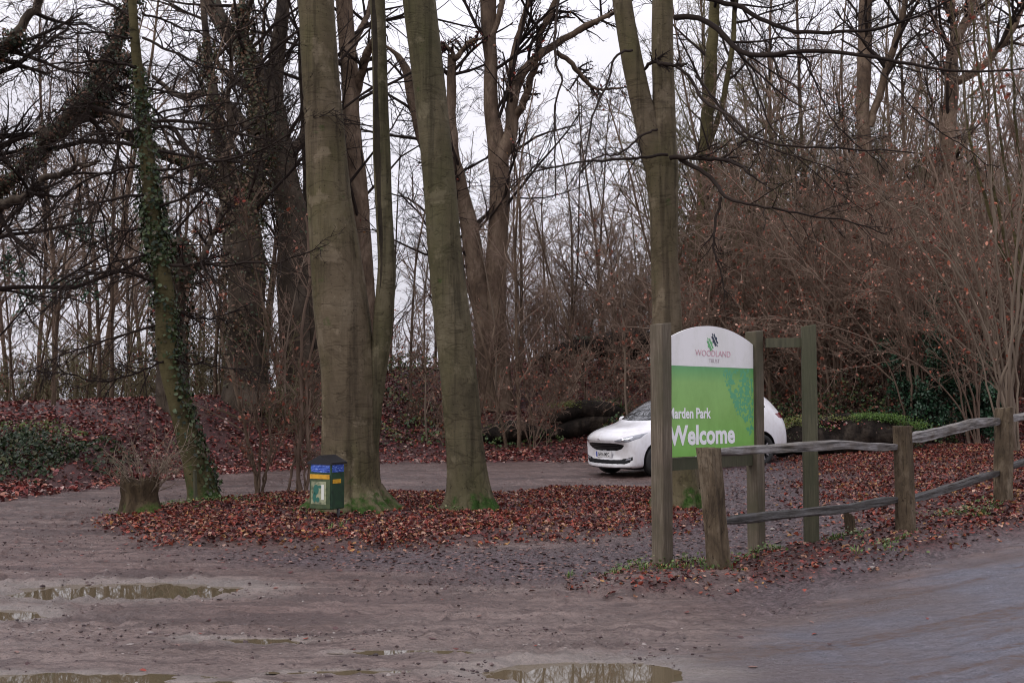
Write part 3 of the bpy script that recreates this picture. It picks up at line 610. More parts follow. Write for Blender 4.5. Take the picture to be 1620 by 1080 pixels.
def ivy_on(mb, r, P, R, base, n, t0, t1, cols=IVY, size=.06, az=None, off=(.01, .09)):
    u = r.uniform(t0, t1, n) * (len(P) - 1); i = np.minimum(u.astype(int), len(P) - 2); w = (u - i)[:, None]
    c = P[i] * (1 - w) + P[i + 1] * w; rad = R[i]
    a = r.uniform(0, 6.28, n) if az is None else r.normal(math.radians(az[0]), math.radians(az[1]), n)
    k = r.random(n) < np.clip(.25 + 1.4 * (fbm(a * 1.2 + 3, u * .25, 6, 3) - .25), 0, 1); c = c[k]; rad = rad[k]; a = a[k]
    d = np.stack([np.cos(a), np.sin(a), 0 * a], -1)
    C = c + d * (rad + r.uniform(*off, len(a)))[:, None] - base
    add_leaves(mb, r, C, size, cols, nrm=d * 1.5 + np.array([0, 0, .5]), spread=.7, wid=.42)
ivy_on(iv, riv, P4t, R4t, b4, 3300, .34, .78, off=(.0, .10))
ivy_on(iv, riv, P4t, R4t, b4, 1400, .42, .54, off=(.0, .16))
ivy_on(iv, riv, P4t, R4t, b4, 1500, .0, .36, az=(-5, 40), off=(.0, .09))
T4 = make_tree('ivy_tree', 'slender leaning tree with green ivy up its trunk, right of the broken stump', 'tree', b4, t4, c4, M_IVYBARK, M_TWIG, extra=[('limb', lb, M_TWIG), ('ivy', iv, M_GREEN)])

# --- background hero trees
def bgtree(label, ctrls, mtr, seed, name='tree', crownm=None, twigs=(10, 7, 5), ivy=None, leaves=0, lcols=RED, base=None, lf=.35, cloc=.012, rm=.008, ang=50, s=18, lump=.08, az=None, grp=None, tw0=.25, lsz=.085, top=5.0, Y=None, isz=.09):
    g0 = gnd(*(base or ctrls[0][0][:2])); Y = Y or g0[1]; b = np.array([g0[0], Y, hz(g0[0], Y)])
    t = MB(); PP = []; RR = []
    for j, ct in enumerate(ctrls):
        P, R = pxline(ct, Y + (0 if j == 0 else np.random.default_rng(seed + j).uniform(-.8, .8) * 0), 50, 0 if j == 0 else np.random.default_rng(seed + j).uniform(-2, 2))
        if j == 0: P[0, 2] = min(P[0, 2], b[2] - .2)
        if ct[-1][1] < -30:
            d = norm(P[-1] - P[-6]); P = np.vstack([P, P[-1] + d * np.linspace(.4, top, 10)[:, None]]); R = np.concatenate([R, R[-1] * np.linspace(.95, .25, 10)])
            P, R = P[np.linspace(0, len(P) - 1, 50).astype(int)], R[np.linspace(0, len(R) - 1, 50).astype(int)]
        wv = np.cumsum(np.random.default_rng(seed * 3 + j).normal(size=(50, 3)) * cloc, axis=0); P = P + wv - wv[:1]
        P = loc(P, b); PP.append(P); RR.append(R)
        t.add(*(trunk_arrays(P, R, s, seed + j, lump, .06 if j == 0 else 0) if j == 0 else tube(P[None], R[None] * 1.0, 10)))
    r = np.random.default_rng(seed + 50); PP = np.array(PP); RR = np.array(RR)
    c, pts = crown_arrays(r, PP, np.minimum(RR, .10), twigs[0], twigs[1], twigs[2], t0=tw0, lf=lf, ang=ang, rmin=rm, leaves=leaves, azb=az)
    lm = None
    if leaves: lm = MB(); add_leaves(lm, r, pts, lsz, lcols, spread=1)
    ex = []
    if ivy:
        im = MB()
        for j in ivy[0]: ivy_on(im, r, PP[j], RR[j], np.zeros(3), ivy[1], ivy[2], ivy[3], cols=ivy[4], size=isz, off=(0, .22))
        ex.append(('ivy', im, M_GREEN))
    return make_tree(name, label, 'tree', b, t, c, mtr, crownm or M_TWIG, leaves=lm, extra=ex, group=grp)
BIVY = [(.06, .055, .02), (.085, .06, .03), (.045, .055, .02), (.11, .07, .04), (.035, .05, .022), (.13, .065, .035)]
DIVY = [(.03, .045, .02), (.05, .05, .025), (.02, .03, .015), (.09, .05, .03), (.14, .07, .04)]
bgtree('stout brown ivy-wrapped tree just right of the slender ivy tree, splitting low into several limbs', [
    [(392, 640, 90), (388, 600, 64), (386, 540, 58), (388, 460, 60), (386, 400, 62), (382, 340, 50), (372, 300, 36), (352, 250, 26), (340, 180, 20), (330, 100, 14), (322, 20, 10), (318, -60, 8)],
    [(385, 380, 36), (400, 310, 32), (412, 250, 28), (410, 200, 22), (398, 150, 18), (385, 80, 14), (380, 0, 10), (378, -60, 8)],
    [(380, 330, 24), (350, 300, 22), (300, 262, 20), (250, 240, 16), (190, 200, 12), (120, 150, 8)],
    [(408, 215, 14), (370, 170, 13), (330, 145, 11), (290, 150, 9), (240, 120, 6)],
    [(372, 320, 16), (350, 260, 14), (362, 210, 12), (350, 160, 9), (355, 100, 7), (345, 40, 5)]],
    M_FARBARK, 61, 'ivy_tree', twigs=(10, 6, 4), ivy=((0, 1, 2), 9000, .04, .70, BIVY), lf=.30, isz=.075)
bgtree('tall dark trunk whose thick limb sweeps to the upper left, left of the biggest beech', [
    [(472, 640, 70), (470, 600, 52), (468, 520, 48), (464, 430, 50), (468, 350, 48), (452, 280, 46), (440, 220, 48), (428, 160, 50), (405, 110, 42), (375, 65, 34), (345, 20, 30), (320, -40, 28)],
    [(436, 190, 30), (432, 130, 28), (436, 60, 24), (440, 0, 22), (444, -60, 20)],
    [(445, 250, 16), (480, 215, 12), (500, 190, 10), (540, 160, 6)],
    [(400, 105, 12), (390, 40, 10), (402, -20, 8)],
    [(430, 150, 12), (400, 150, 11), (360, 120, 9), (330, 90, 6)]],
    M_FARBARK, 62, twigs=(9, 6, 4), ivy=((0,), 2600, .3, .9, DIVY), isz=.07)
bgtree('second dark trunk close against the left edge of the biggest beech', [
    [(500, 640, 40), (498, 560, 30), (492, 470, 28), (490, 380, 26), (492, 300, 22), (488, 200, 20), (484, 100, 22), (486, 0, 18), (486, -60, 16)]], M_FARBARK, 63, twigs=(14, 6, 5))
bgtree('pinkish brown trunk seen between the biggest beech and its second stem', [
    [(582, 640, 46), (580, 560, 36), (577, 460, 34), (572, 380, 32), (566, 300, 30), (561, 220, 27), (556, 140, 27), (552, 60, 26), (548, 0, 26), (546, -60, 25)],
    [(563, 150, 14), (578, 90, 14), (592, 60, 12), (600, 20, 10)],
    [(556, 80, 12), (575, 40, 10), (590, 0, 8), (596, -50, 6)]], M_REDBARK, 64, twigs=(10, 6, 5))
bgtree('brown tree with an arching limb rising behind the middle beech', [
    [(728, 620, 34), (722, 540, 30), (708, 440, 28), (698, 340, 26), (684, 270, 24), (664, 210, 20), (652, 160, 17), (644, 120, 16), (628, 92, 12), (614, 80, 8), (600, 70, 6)]], M_REDBARK, 65, twigs=(12, 6, 5))
bgtree('pollarded trunk with a snapped top, just right of the middle beech', [
    [(780, 640, 46), (774, 580, 36), (766, 500, 34), (754, 420, 32), (744, 350, 28), (733, 290, 22), (722, 230, 18), (718, 180, 17), (720, 130, 15), (720, 85, 14)],
    [(721, 92, 10), (730, 78, 8), (742, 68, 6), (760, 62, 3)], [(720, 95, 8), (712, 76, 6), (700, 66, 4)]], M_REDBARK, 66, twigs=(14, 6, 5), leaves=300)
bgtree('orange brown forked tree with wide spreading limbs, between the middle beech and the sign', [
    [(788, 640, 54), (786, 580, 42), (783, 500, 38), (786, 420, 35), (790, 340, 33), (789, 280, 32), (785, 225, 30), (776, 170, 24), (773, 110, 22), (770, 50, 24), (768, 0, 26), (766, -60, 24)],
    [(788, 260, 26), (806, 215, 22), (812, 165, 18), (822, 130, 16), (842, 100, 14), (870, 78, 12), (905, 58, 10), (945, 38, 8), (990, 20, 6)],
    [(802, 160, 12), (806, 140, 12), (812, 90, 11), (826, 40, 10), (840, 0, 9), (850, -50, 8)],
    [(852, 95, 10), (852, 60, 11), (866, 25, 10), (880, 0, 9), (890, -50, 8)],
    [(810, 190, 14), (832, 160, 12), (846, 120, 11), (850, 90, 9)],
    [(880, 82, 8), (905, 105, 8), (925, 130, 7), (945, 145, 5), (985, 140, 3)],
    [(776, 60, 10), (792, 20, 10), (800, -20, 9), (806, -60, 8)]], M_REDBARK, 67, twigs=(10, 7, 5), leaves=500, lf=.3)
bgtree('upright olive trunk standing behind the right-hand side of the forked beech', [
    [(1112, 585, 26), (1112, 500, 22), (1110, 380, 22), (1114, 260, 20), (1124, 140, 20), (1130, 40, 17), (1132, -50, 16)],
    [(1114, 250, 10), (1150, 140, 9), (1165, 40, 8), (1168, -50, 6)]], M_IVYBARK, 68, twigs=(14, 7, 6))
bgtree('pale leaning trunk high in the trees above the fence', [
    [(1400, 585, 26), (1397, 540, 22), (1388, 420, 24), (1378, 300, 22), (1368, 180, 22), (1366, 80, 22), (1370, 0, 20), (1372, -60, 18)],
    [(1376, 200, 12), (1400, 110, 12), (1425, 40, 10), (1440, -40, 8)]], M_REDBARK, 69, twigs=(14, 7, 6))
bgtree('pale forked trunk at the top right, beyond the hazel stems', [
    [(1500, 585, 28), (1503, 500, 24), (1505, 320, 24), (1500, 220, 24), (1508, 150, 22), (1512, 80, 18), (1540, 20, 14), (1555, -50, 12)],
    [(1506, 130, 14), (1545, 110, 13), (1585, 70, 10), (1620, 20, 8), (1640, -40, 6)], [(1512, 90, 10), (1500, 30, 8), (1505, -40, 7)]], M_REDBARK, 70, twigs=(14, 7, 6))
bgtree('dark trunk behind the slender ivy tree, its broken top hidden by ivy', [
    [(275, 650, 60), (272, 600, 50), (268, 520, 44), (272, 460, 40), (276, 420, 44), (274, 390, 42), (272, 372, 20)],
    [(268, 480, 14), (310, 420, 12), (330, 380, 8), (345, 330, 5)]], M_FARBARK, 71, 'ivy_tree', twigs=(12, 6, 5), ivy=((0,), 3000, .3, 1.0, DIVY), leaves=300)
# big ivy-laden limbs leaning in from beyond the left edge
bgtree('huge ivy-laden tree at the left edge, thick limbs slanting up to the right', [
    [(-260, 760, 90), (-240, 640, 70), (-200, 520, 56), (-140, 430, 48), (-70, 350, 36), (0, 275, 26), (60, 215, 20), (110, 160, 17), (150, 100, 15), (180, 40, 13), (200, -20, 12), (215, -70, 10)],
    [(-140, 430, 34), (-90, 300, 28), (-40, 190, 22), (0, 120, 18), (40, 70, 15), (80, 25, 13), (120, -30, 10)],
    [(60, 215, 24), (130, 180, 22), (180, 120, 18), (205, 60, 14), (225, 0, 12)],
    [(-60, 340, 20), (-10, 330, 18), (40, 320, 12), (90, 300, 8), (130, 300, 4)]],
    M_FARBARK, 72, 'ivy_tree', twigs=(11, 9, 8), ivy=((0, 1, 2), 9000, .25, .80, DIVY), rm=.0055, lf=.42, base=(-260, 745), isz=.055, lump=.25, cloc=.03)
# ---------------------------------------------------------------- repeated woodland trees
def pole_tree(seed, h, r0, lean=.03, k=(26, 7, 5), ang=42, lf=.30, t0=.22, rmin=.0065, wig=.02):
    r = np.random.default_rng(seed); n = 30
    d = norm(np.array([r.normal() * lean, r.normal() * lean, 1.])); P = [np.array([0, 0, -.3])]
    for i in range(n - 1):
        d = norm(d + r.normal(size=3) * wig * np.array([1, 1, .2]) + np.array([0, 0, .01])); P.append(P[-1] + d * (h + .3) / (n - 1))
    P = np.array(P); R = r0 * (1 - .85 * np.linspace(0, 1, n)) + .008; R[0] *= 1.5; R[1] *= 1.15
    t = MB(); t.add(*trunk_arrays(P, R, 10, seed, .06, .04))
    c, _ = crown_arrays(r, P[None], R[None], k[0], k[1], k[2], t0=t0, lf=lf, ang=ang, rmin=rmin, grav1=.05, k1s=5)
    return t, c
def place_copies(name, protos, spots, label, cat, group, first=True):
    """protos: list of (trunk mesh, crown mesh); spots: (x,y,rz,scale,proto index)"""
    out = []
    for i, (x, y, rz, s, k) in enumerate(spots):
        if i == 0 or True:
            root = thing(name, label(i) if callable(label) else label, cat, (x, y, hz(x, y)), rz, group, s)
            for pn, me in protos[k]: link(pn, me, root)
        out.append(root)
    return out
VAR = []
for sd, h, r0, kk in ((1, 15, .085, (28, 8, 7)), (2, 17, .11, (28, 8, 8)), (3, 13, .06, (26, 8, 7)), (4, 18, .13, (26, 9, 8)), (5, 12, .05, (24, 8, 7)), (6, 16, .095, (30, 8, 7))):
    t, c = pole_tree(200 + sd, h, r0, k=kk)
    VAR.append([('trunk', t.mesh('trunk', M_FARBARK if sd % 2 else M_REDBARK)), ('crown', c.mesh('crown', (M_TWIG, M_TWIG4, M_TWIG2)[sd % 3], smooth=False))])
r = np.random.default_rng(77)
ZON = [(-400, 215, 'left of the slender ivy tree'), (215, 385, 'between the two ivy-clad trees'), (385, 505, 'between brown ivied tree and biggest beech'), (505, 600, 'behind the biggest beech'), (600, 700, 'in the gap between the two big beeches'), (700, 860, 'just right of the middle beech'), (860, 1035, 'between middle forked tree and forked beech'), (1035, 1210, 'behind the welcome sign'), (1210, 1440, 'above the first fence bay'), (1440, 2200, 'above the second fence bay')]
ORD = 'first second third fourth fifth sixth seventh eighth ninth tenth eleventh twelfth thirteenth fourteenth fifteenth sixteenth'.split()
def zone_labels(what, spots):
    px = [810 + FPX * s[0] / s[1] for s in spots]; cnt = {}; out = {}
    for i in np.argsort(px):
        z = next(z[2] for z in ZON if z[0] <= px[i] < z[1]); cnt[z] = cnt.get(z, 0) + 1; out[int(i)] = (z, cnt[z])
    return lambda i: '%s, %s from the left %s' % (what, ORD[out[i][1] - 1], out[i][0])
def scatter_px(x0, x1, n, y0, y1, ks, seed, smin=.8, smax=1.2):
    r = np.random.default_rng(seed); o = []
    for i in range(n):
        px = x0 + (x1 - x0) * (i + r.uniform(.1, .9)) / n; Y = r.uniform(y0, y1)
        o.append(((px - 810) / FPX * Y, Y, r.uniform(0, 6.28), r.uniform(smin, smax), ks[r.integers(len(ks))]))
    return o
_sp = scatter_px(-60, 470, 15, 38, 56, (0, 1, 2, 5), 1); place_copies('background_tree', VAR, _sp, zone_labels('bare tree beyond the bank', _sp), 'tree', 'thin bare trees beyond the bank on the left')
_sp = scatter_px(600, 1020, 8, 42, 60, (0, 2, 4), 2); place_copies('background_tree', VAR, _sp, zone_labels('bare tree', _sp), 'tree', 'thin bare trees against the sky in the middle')
_sp = scatter_px(1050, 1700, 19, 40, 58, (0, 1, 2, 3, 5), 3); place_copies('background_tree', VAR, _sp, zone_labels('tall bare tree', _sp), 'tree', 'bare trees crowding the rise on the right')
# saplings on the bank (thin stems)
SAP = []
for sd, h, r0 in ((1, 7, .035), (2, 9, .045), (3, 6, .028)):
    t, c = pole_tree(300 + sd, h, r0, lean=.07, k=(18, 6, 5), t0=.15, rmin=.0045, wig=.03, lf=.22)
    SAP.append([('trunk', t.mesh('trunk', M_TWIG3 if sd == 3 else M_REDBARK)), ('crown', c.mesh('crown', M_TWIG2, smooth=False))])
_sp = scatter_px(0, 470, 26, 26, 38, (0, 1, 2), 5); place_copies('sapling', SAP, _sp, zone_labels('sapling on the bank', _sp), 'sapling', 'saplings on the bank at the left')
_sp = scatter_px(640, 1040, 24, 30.5, 40, (0, 1, 2), 6); place_copies('sapling', SAP, _sp, zone_labels('slim bank sapling', _sp), 'sapling', 'saplings on the bank in the middle')
_sp = scatter_px(1080, 1640, 34, 31, 42, (0, 1, 2), 7, 1, 1.5); place_copies('sapling', SAP, _sp, zone_labels('thin thicket stem', _sp), 'sapling', 'saplings in the thicket on the right')

# ---------------------------------------------------------------- scrub masses
def scrub_unit(seed, h=3.5, nst=9, spread=.5, k=(8, 5, 4), leaves=300, lsize=.07, cols=RED, rmin=.005, arch=-.01):
    r = np.random.default_rng(seed)
    a = r.uniform(0, 6.28, nst); tilt = np.abs(r.normal(0, spread, nst)); d = norm(np.stack([np.cos(a) * tilt, np.sin(a) * tilt, np.ones(nst)], -1))
    n = 9; P = np.empty((nst, n, 3)); P[:, 0] = np.stack([r.normal(0, .15, nst), r.normal(0, .15, nst), -.1 * np.ones(nst)], -1)
    L = h * r.uniform(.6, 1.15, nst)
    for j in range(1, n):
        d = norm(d + r.normal(size=(nst, 3)) * .07 + np.array([0, 0, arch])); P[:, j] = P[:, j - 1] + d * (L / (n - 1))[:, None]
    R = (.012 + .012 * r.random(nst))[:, None] * h / 3.5 * (1 - .8 * np.linspace(0, 1, n)[None])
    w = MB(); w.add(*tube(P, R, 5))
    _, pts = crown_arrays(r, P, R, k[0], k[1], k[2], t0=.1, lf=.38, ang=40, rmin=rmin, leaves=leaves, mb=w, k1s=4)
    return w, pts
def xf(V, x, y, rz, s):
    c, sn = math.cos(rz), math.sin(rz); V = np.asarray(V) * s
    return np.stack([V[:, 0] * c - V[:, 1] * sn + x, V[:, 0] * sn + V[:, 1] * c + y, V[:, 2] + hz(x, y)], -1)
def scrub_mass(name, label, cat, spots, seed, units, mt, cols, lsize=.07, nleaf=300):
    r = np.random.default_rng(seed); w = MB(); lf = MB()
    built = []
    for u in units:
        a, pts = u; built.append((np.concatenate(a.v), np.concatenate(a.q), pts))
    for i, (x, y, rz, s, k) in enumerate(spots):
        V, q, pts = built[k % len(built)]; w.add(xf(V, x, y, rz, s), q)
        if nleaf and pts is not None:
            p = pts[r.integers(0, len(pts), nleaf)]; add_leaves(lf, r, xf(p, x, y, rz, s), lsize, cols)
    o = tag(link(name, w.mesh(name, mt, smooth=False)), label, cat, kind='stuff')
    if nleaf and lf.n: 
        link('clinging_leaves', lf.mesh('clinging_leaves', M_LEAF, smooth=False), o)
    return o
SU = [scrub_unit(400 + i, h, n, sp, k, 300) for i, (h, n, sp, k) in enumerate([(4.2, 11, .35, (9, 6, 5)), (3.2, 9, .5, (8, 6, 5)), (5.2, 9, .25, (10, 6, 5))])]
SL = [scrub_unit(430 + i, h, n, sp, k, 200) for i, (h, n, sp, k) in enumerate([(1.6, 8, .7, (6, 5, 4)), (1.2, 10, .9, (5, 5, 4)), (2.2, 8, .4, (7, 5, 4))])]
DRED = [(.27, .075, .045), (.36, .12, .07), (.19, .06, .042), (.42, .18, .12), (.22, .08, .055), (.52, .32, .24), (.30, .085, .055)]
scrub_mass('thicket', 'tangled brown thicket with clinging russet leaves beyond the fence and parked car', 'thicket', scatter_px(1085, 1720, 46, 30.8, 38, (0, 1, 2), 11, .9, 1.5), 1, SU, M_TWIG2, DRED, .085, 1500)
scrub_mass('thicket', 'dark dense brushwood closing off the wood far beyond the fence', 'thicket', scatter_px(1060, 1800, 30, 38, 50, (0, 2, 2), 12, 1.3, 1.8), 2, SU, M_TWIG4, [(.09, .08, .035), (.12, .065, .045), (.07, .08, .03), (.2, .1, .07)], .09, 700)
scrub_mass('brushwood', 'low dark twiggy brushwood along the top of the bank at the left', 'brushwood', scatter_px(-80, 500, 34, 29, 42, (0, 1, 2), 13, .9, 1.6), 3, SL, M_TWIG4, BANK, .06, 120)
scrub_mass('brushwood', 'dark scrub on the skyline far behind the left bank', 'brushwood', scatter_px(-60, 520, 34, 42, 60, (0, 1, 2), 14, .8, 1.3), 4, SL + SU[:1], M_TWIG, [(.04, .05, .02), (.07, .05, .03)], .08, 200)
scrub_mass('brushwood', 'reddish twigs and brambles on the leafy bank behind the middle trees', 'brushwood', scatter_px(580, 1060, 34, 30.5, 39, (0, 1, 2), 15, .7, 1.3), 5, SL, M_TWIG2, DRED, .065, 160)
scrub_mass('brushwood', 'bare twiggy scrub on the skyline behind the middle trees', 'brushwood', scatter_px(760, 1080, 18, 38, 52, (0, 1, 2), 16, .8, 1.2), 6, SU, M_TWIG2, DRED, .07, 90)
# bramble and ivy leaf cover
def leafcover(name, label, cat, blobs, cols, size, dens, seed, hgt=.35):
    r = np.random.default_rng(seed); mb = MB()
    for (px, py, rx, ry, h) in blobs:
        g0 = gnd(px, py); n = int(dens * rx * ry * 3); a = r.uniform(0, 6.28, n); q = np.sqrt(r.random(n)); x = g0[0] + np.cos(a) * q * rx; y = g0[1] + np.sin(a) * q * ry
        top = h * (1 - q ** 2) * (.5 + fbm(x * 2, y * 2, seed, 3)); z = H(x, y) + top * r.uniform(.15, 1, n) ** .5 + .02
        add_leaves(mb, r, np.stack([x, y, z], -1), size, cols, nrm=np.array([0, -.4, .8]), spread=.7, wid=.42)
    return tag(link(name, mb.mesh(name, M_GREEN, smooth=False)), label, cat, kind='stuff')
DG = [(.022, .06, .028), (.03, .08, .035), (.015, .04, .022), (.05, .10, .04), (.04, .06, .02)]
leafcover('ivy_cover', 'dark green ivy sprawling over the foot of the bank at the left edge', 'ivy', [(0, 752, .9, .8, .35), (20, 722, 1.2, .9, .35), (-40, 730, 1.6, 1.4, .7), (140, 722, .7, .5, .3), (180, 716, .5, .4, .25), (60, 708, 1.0, .8, .35)], [(.016, .030, .012), (.024, .042, .016), (.01, .02, .009), (.04, .06, .02), (.05, .05, .018)], .07, 260, 1)
leafcover('moss', 'yellow green low growth along the upper edge of the left ivy patch', 'moss', [(60, 688, 1.1, .3, .3)], [(.10, .12, .03), (.06, .09, .03)], .05, 500, 9)
leafcover('bramble', 'yellowish green bramble on the bank top beside the middle beech', 'bramble', [(620, 605, 1.3, 1.2, .8), (665, 592, 1.2, 1.2, .8), (640, 650, 1.4, 1.0, .5), (600, 690, 1.0, .8, .4), (660, 680, .9, .8, .4)], [(.10, .10, .03), (.05, .09, .035), (.14, .12, .04), (.035, .06, .03), (.12, .06, .04)], .085, 110, 2)
leafcover('ivy_cover', 'ivy and bramble leaves along the foot of the thicket behind the car', 'ivy', [(1225, 703, 1.0, .7, 1.3), (1280, 700, 1.2, .8, 1.6), (1340, 700, 1.3, .8, 1.8), (1400, 700, 1.1, .8, 1.3), (1450, 700, 1.0, .8, 1.0), (1190, 702, 1.0, .8, 1.2), (990, 700, 1.0, .7, .7)], [(.022, .045, .02), (.03, .06, .024), (.014, .028, .014), (.06, .09, .03), (.10, .11, .04), (.05, .06, .02), (.10, .045, .03), (.16, .06, .04)], .070, 420, 3)
leafcover('ivy_cover', 'small green weeds along the foot of the bank behind the track', 'weeds', [(860, 700, .6, .5, .35), (780, 705, .7, .5, .3), (900, 660, .8, .5, .35), (700, 700, .7, .5, .3)], [(.04, .09, .03), (.08, .11, .035)], .07, 160, 4)
leafcover('bramble', 'low brown and green brambles tumbling over the dark log behind the car', 'bramble', [(1250, 712, .8, .5, .4), (1300, 716, .7, .4, .3), (1400, 712, .9, .5, .45), (1450, 700, .9, .6, .6), (1230, 690, .7, .5, .6), (1500, 690, 1.0, .6, .5), (1350, 714, .6, .4, .35)], [(.05, .07, .025), (.08, .045, .03), (.03, .045, .02), (.10, .10, .04), (.13, .05, .035)], .05, 1100, 7)
def holly(label, px, py, h, wd, seed, n=9000, cols=None):
    g0 = gnd(px, py); r = np.random.default_rng(seed); w, pts = scrub_unit(seed, h, 7, .45, (8, 6, 5), n, rmin=.006)
    pts = pts * np.array([wd, wd, 1]); lm = MB(); V = np.concatenate(w.v) * np.array([wd, wd, 1]); st = MB(); st.add(V, np.concatenate(w.q))
    add_leaves(lm, r, pts + r.normal(size=pts.shape) * .05, .075, cols or [(.015, .05, .022), (.022, .07, .03), (.01, .03, .016), (.05, .10, .06), (.09, .14, .10)])
    t = thing('holly_bush', label, 'bush', (g0[0], g0[1], hz(g0[0], g0[1]))); link('stems', st.mesh('stems', M_TWIG), t); link('foliage', lm.mesh('foliage', M_GREEN, smooth=False), t)
holly('glossy dark green holly bush rising behind the log to the right', 1462, 701, 3.2, .9, 91)
holly('smaller dark holly bush at the foot of the holly thicket by the hazel', 1545, 701, 2.4, .9, 92)
holly('dark evergreen tree mass between the forked beech and its left neighbour', 985, 560, 8.5, .4, 93, 7000)
holly('dark evergreen bush at the left edge under the huge ivy tree', -120, 650, 5, 1.0, 94, 8000)
holly('low holly beneath the ivy-wrapped brown tree on the bank', 340, 600, 1.4, 1.6, 95, 3500)
# ---------------------------------------------------------------- hazel coppice at right, stump, multi-stem shrubs
def fan(name, label, cat, base, ctrls, Y, mt, seed, tw=(8, 5, 4), lf=.3, leaves=0, rmin=.004, dz=1.0, cols=RED, rs=None):
    g0 = gnd(*base); Y = Y or g0[1]; b = np.array([g0[0], Y, hz(g0[0], Y)]); r = np.random.default_rng(seed); PP = []; RR = []
    for ct in ctrls:
        P, R = pxline(ct, Y, 30, r.uniform(-dz, dz)); wv = np.cumsum(r.normal(size=(30, 3)) * .016, axis=0); PP.append(loc(P + wv - wv[:1], b)); RR.append(R)
    PP = np.array(PP); RR = np.array(RR); w = MB(); w.add(*tube(PP, RR, 7)); c, pts = crown_arrays(r, PP, RR, tw[0], tw[1], tw[2], t0=.2, lf=lf, ang=32, rmin=rmin, leaves=leaves)
    t = thing(name, label, cat, tuple(b)); link('stems', w.mesh('stems', mt), t); link('twigs', c.mesh('twigs', mt if mt is M_TWIG3 else M_TWIG2, smooth=False), t)
    if leaves: lm = MB(); add_leaves(lm, r, pts, .06, cols); link('foliage', lm.mesh('foliage', M_LEAF, smooth=False), t)
    return t, b
r = np.random.default_rng(5); HZ = []
for i in range(16):
    x0 = 1602 + r.uniform(-14, 14); tx = 1330 + i * 23 + r.uniform(-15, 15); ty = r.uniform(120, 420) if i < 8 else r.uniform(-60, 260); w0 = r.uniform(3.2, 6.5)
    HZ.append([(x0, 712, w0), (x0 - 6 + (tx - 1600) * .04, 640, w0 * .9), (1600 + (tx - 1600) * .22, 540, w0 * .8), (1600 + (tx - 1600) * .52, 400 + (ty - 200) * .1, w0 * .62), (1600 + (tx - 1600) * .8, 280 + (ty - 200) * .5, w0 * .42), (tx, ty, 1.6)])
fan('hazel_bush', 'pale many-stemmed hazel fanning up and left behind the fence at the right edge', 'bush', (1602, 712), HZ, 17.2, M_TWIG3, 41, tw=(6, 4, 3), lf=.22, rmin=.0035, leaves=500, cols=DRED, dz=1.6)
for j, (bx_, by_, lab) in enumerate(((1455, 700, 'arching russet bush leaning left behind the second fence post'), (1540, 702, 'brown arching bush between the holly and the pale hazel'), (1330, 690, 'thin arching bush rising behind the mossy log'), (1700, 700, 'arching brown bush reaching in from beyond the right edge'))):
    rj = np.random.default_rng(60 + j); st_ = []
    for i in range(13):
        tx = bx_ + rj.normal(-90, 130); ty = rj.uniform(150, 520); w0 = rj.uniform(2.6, 5); x0 = bx_ + rj.uniform(-10, 10)
        st_.append([(x0, by_, w0), (x0 + (tx - x0) * .10, by_ - (by_ - ty) * .33, w0 * .9), (x0 + (tx - x0) * .34, by_ - (by_ - ty) * .66, w0 * .7), (x0 + (tx - x0) * .68, by_ - (by_ - ty) * .92, w0 * .5), (tx, ty, 1.2)])
    fan('bush', lab, 'bush', (bx_, by_), st_, None, M_TWIG2, 70 + j, tw=(11, 6, 5), lf=.34, rmin=.0045, leaves=1500, cols=DRED, dz=2.0)
HZ2 = [[(x + r.uniform(-5, 5), 705, 7), (x + r.uniform(-15, 5), 560, 6), (x + (tx - x) * .5, 380, 5.5), (x + (tx - x) * .8, 180, 4.5), (tx, -60, 3)] for x, tx in ((1650, 1560), (1660, 1600), (1670, 1640), (1640, 1530), (1680, 1680), (1655, 1500))]
fan('hazel_bush', 'taller olive stemmed shrub standing half out of frame at the right edge', 'bush', (1655, 708), HZ2, 18.5, M_IVYBARK, 42, tw=(9, 5, 4), lf=.28, leaves=400, cols=DRED)
fan('sapling_clump', 'thin clump of young stems growing on the island left of the bin', 'sapling', (410, 786), [[(411, 790, 7), (404, 740, 6), (392, 670, 5.5), (378, 600, 5), (368, 560, 4), (360, 500, 3), (352, 430, 2)], [(409, 790, 5), (416, 700, 4), (412, 620, 3), (420, 520, 2.2), (412, 420, 1.5)], [(412, 788, 4), (425, 720, 3), (424, 640, 2.4), (435, 560, 1.5)], [(408, 788, 3.5), (398, 745, 3), (375, 715, 2), (350, 690, 1.2)], [(414, 786, 4), (428, 740, 3), (448, 690, 2), (452, 640, 1.2)]], None, M_REDBARK, 43, tw=(12, 5, 3), lf=.3, leaves=260, cols=DRED, dz=.4)
fan('sapling_clump', 'tangle of thin dark stems pressed against the left side of the biggest beech', 'sapling', (476, 784), [[(476, 786, 7), (470, 730, 6), (474, 660, 5), (468, 560, 4.5), (476, 440, 4), (470, 330, 3)], [(480, 786, 5), (490, 700, 4.5), (486, 600, 4), (494, 480, 3), (490, 360, 2)], [(472, 786, 4), (478, 720, 3.5), (492, 650, 3), (488, 560, 2)], [(452, 782, 4.5), (464, 730, 4), (478, 690, 3.5), (484, 640, 2.5), (480, 560, 1.5)], [(484, 786, 4), (476, 740, 3), (466, 690, 2.5), (450, 630, 1.5)], [(478, 784, 4), (500, 740, 3), (496, 690, 2), (500, 600, 1.4)]], None, M_TWIG2, 44, tw=(12, 6, 4), lf=.28, leaves=240, cols=DRED, dz=.3)
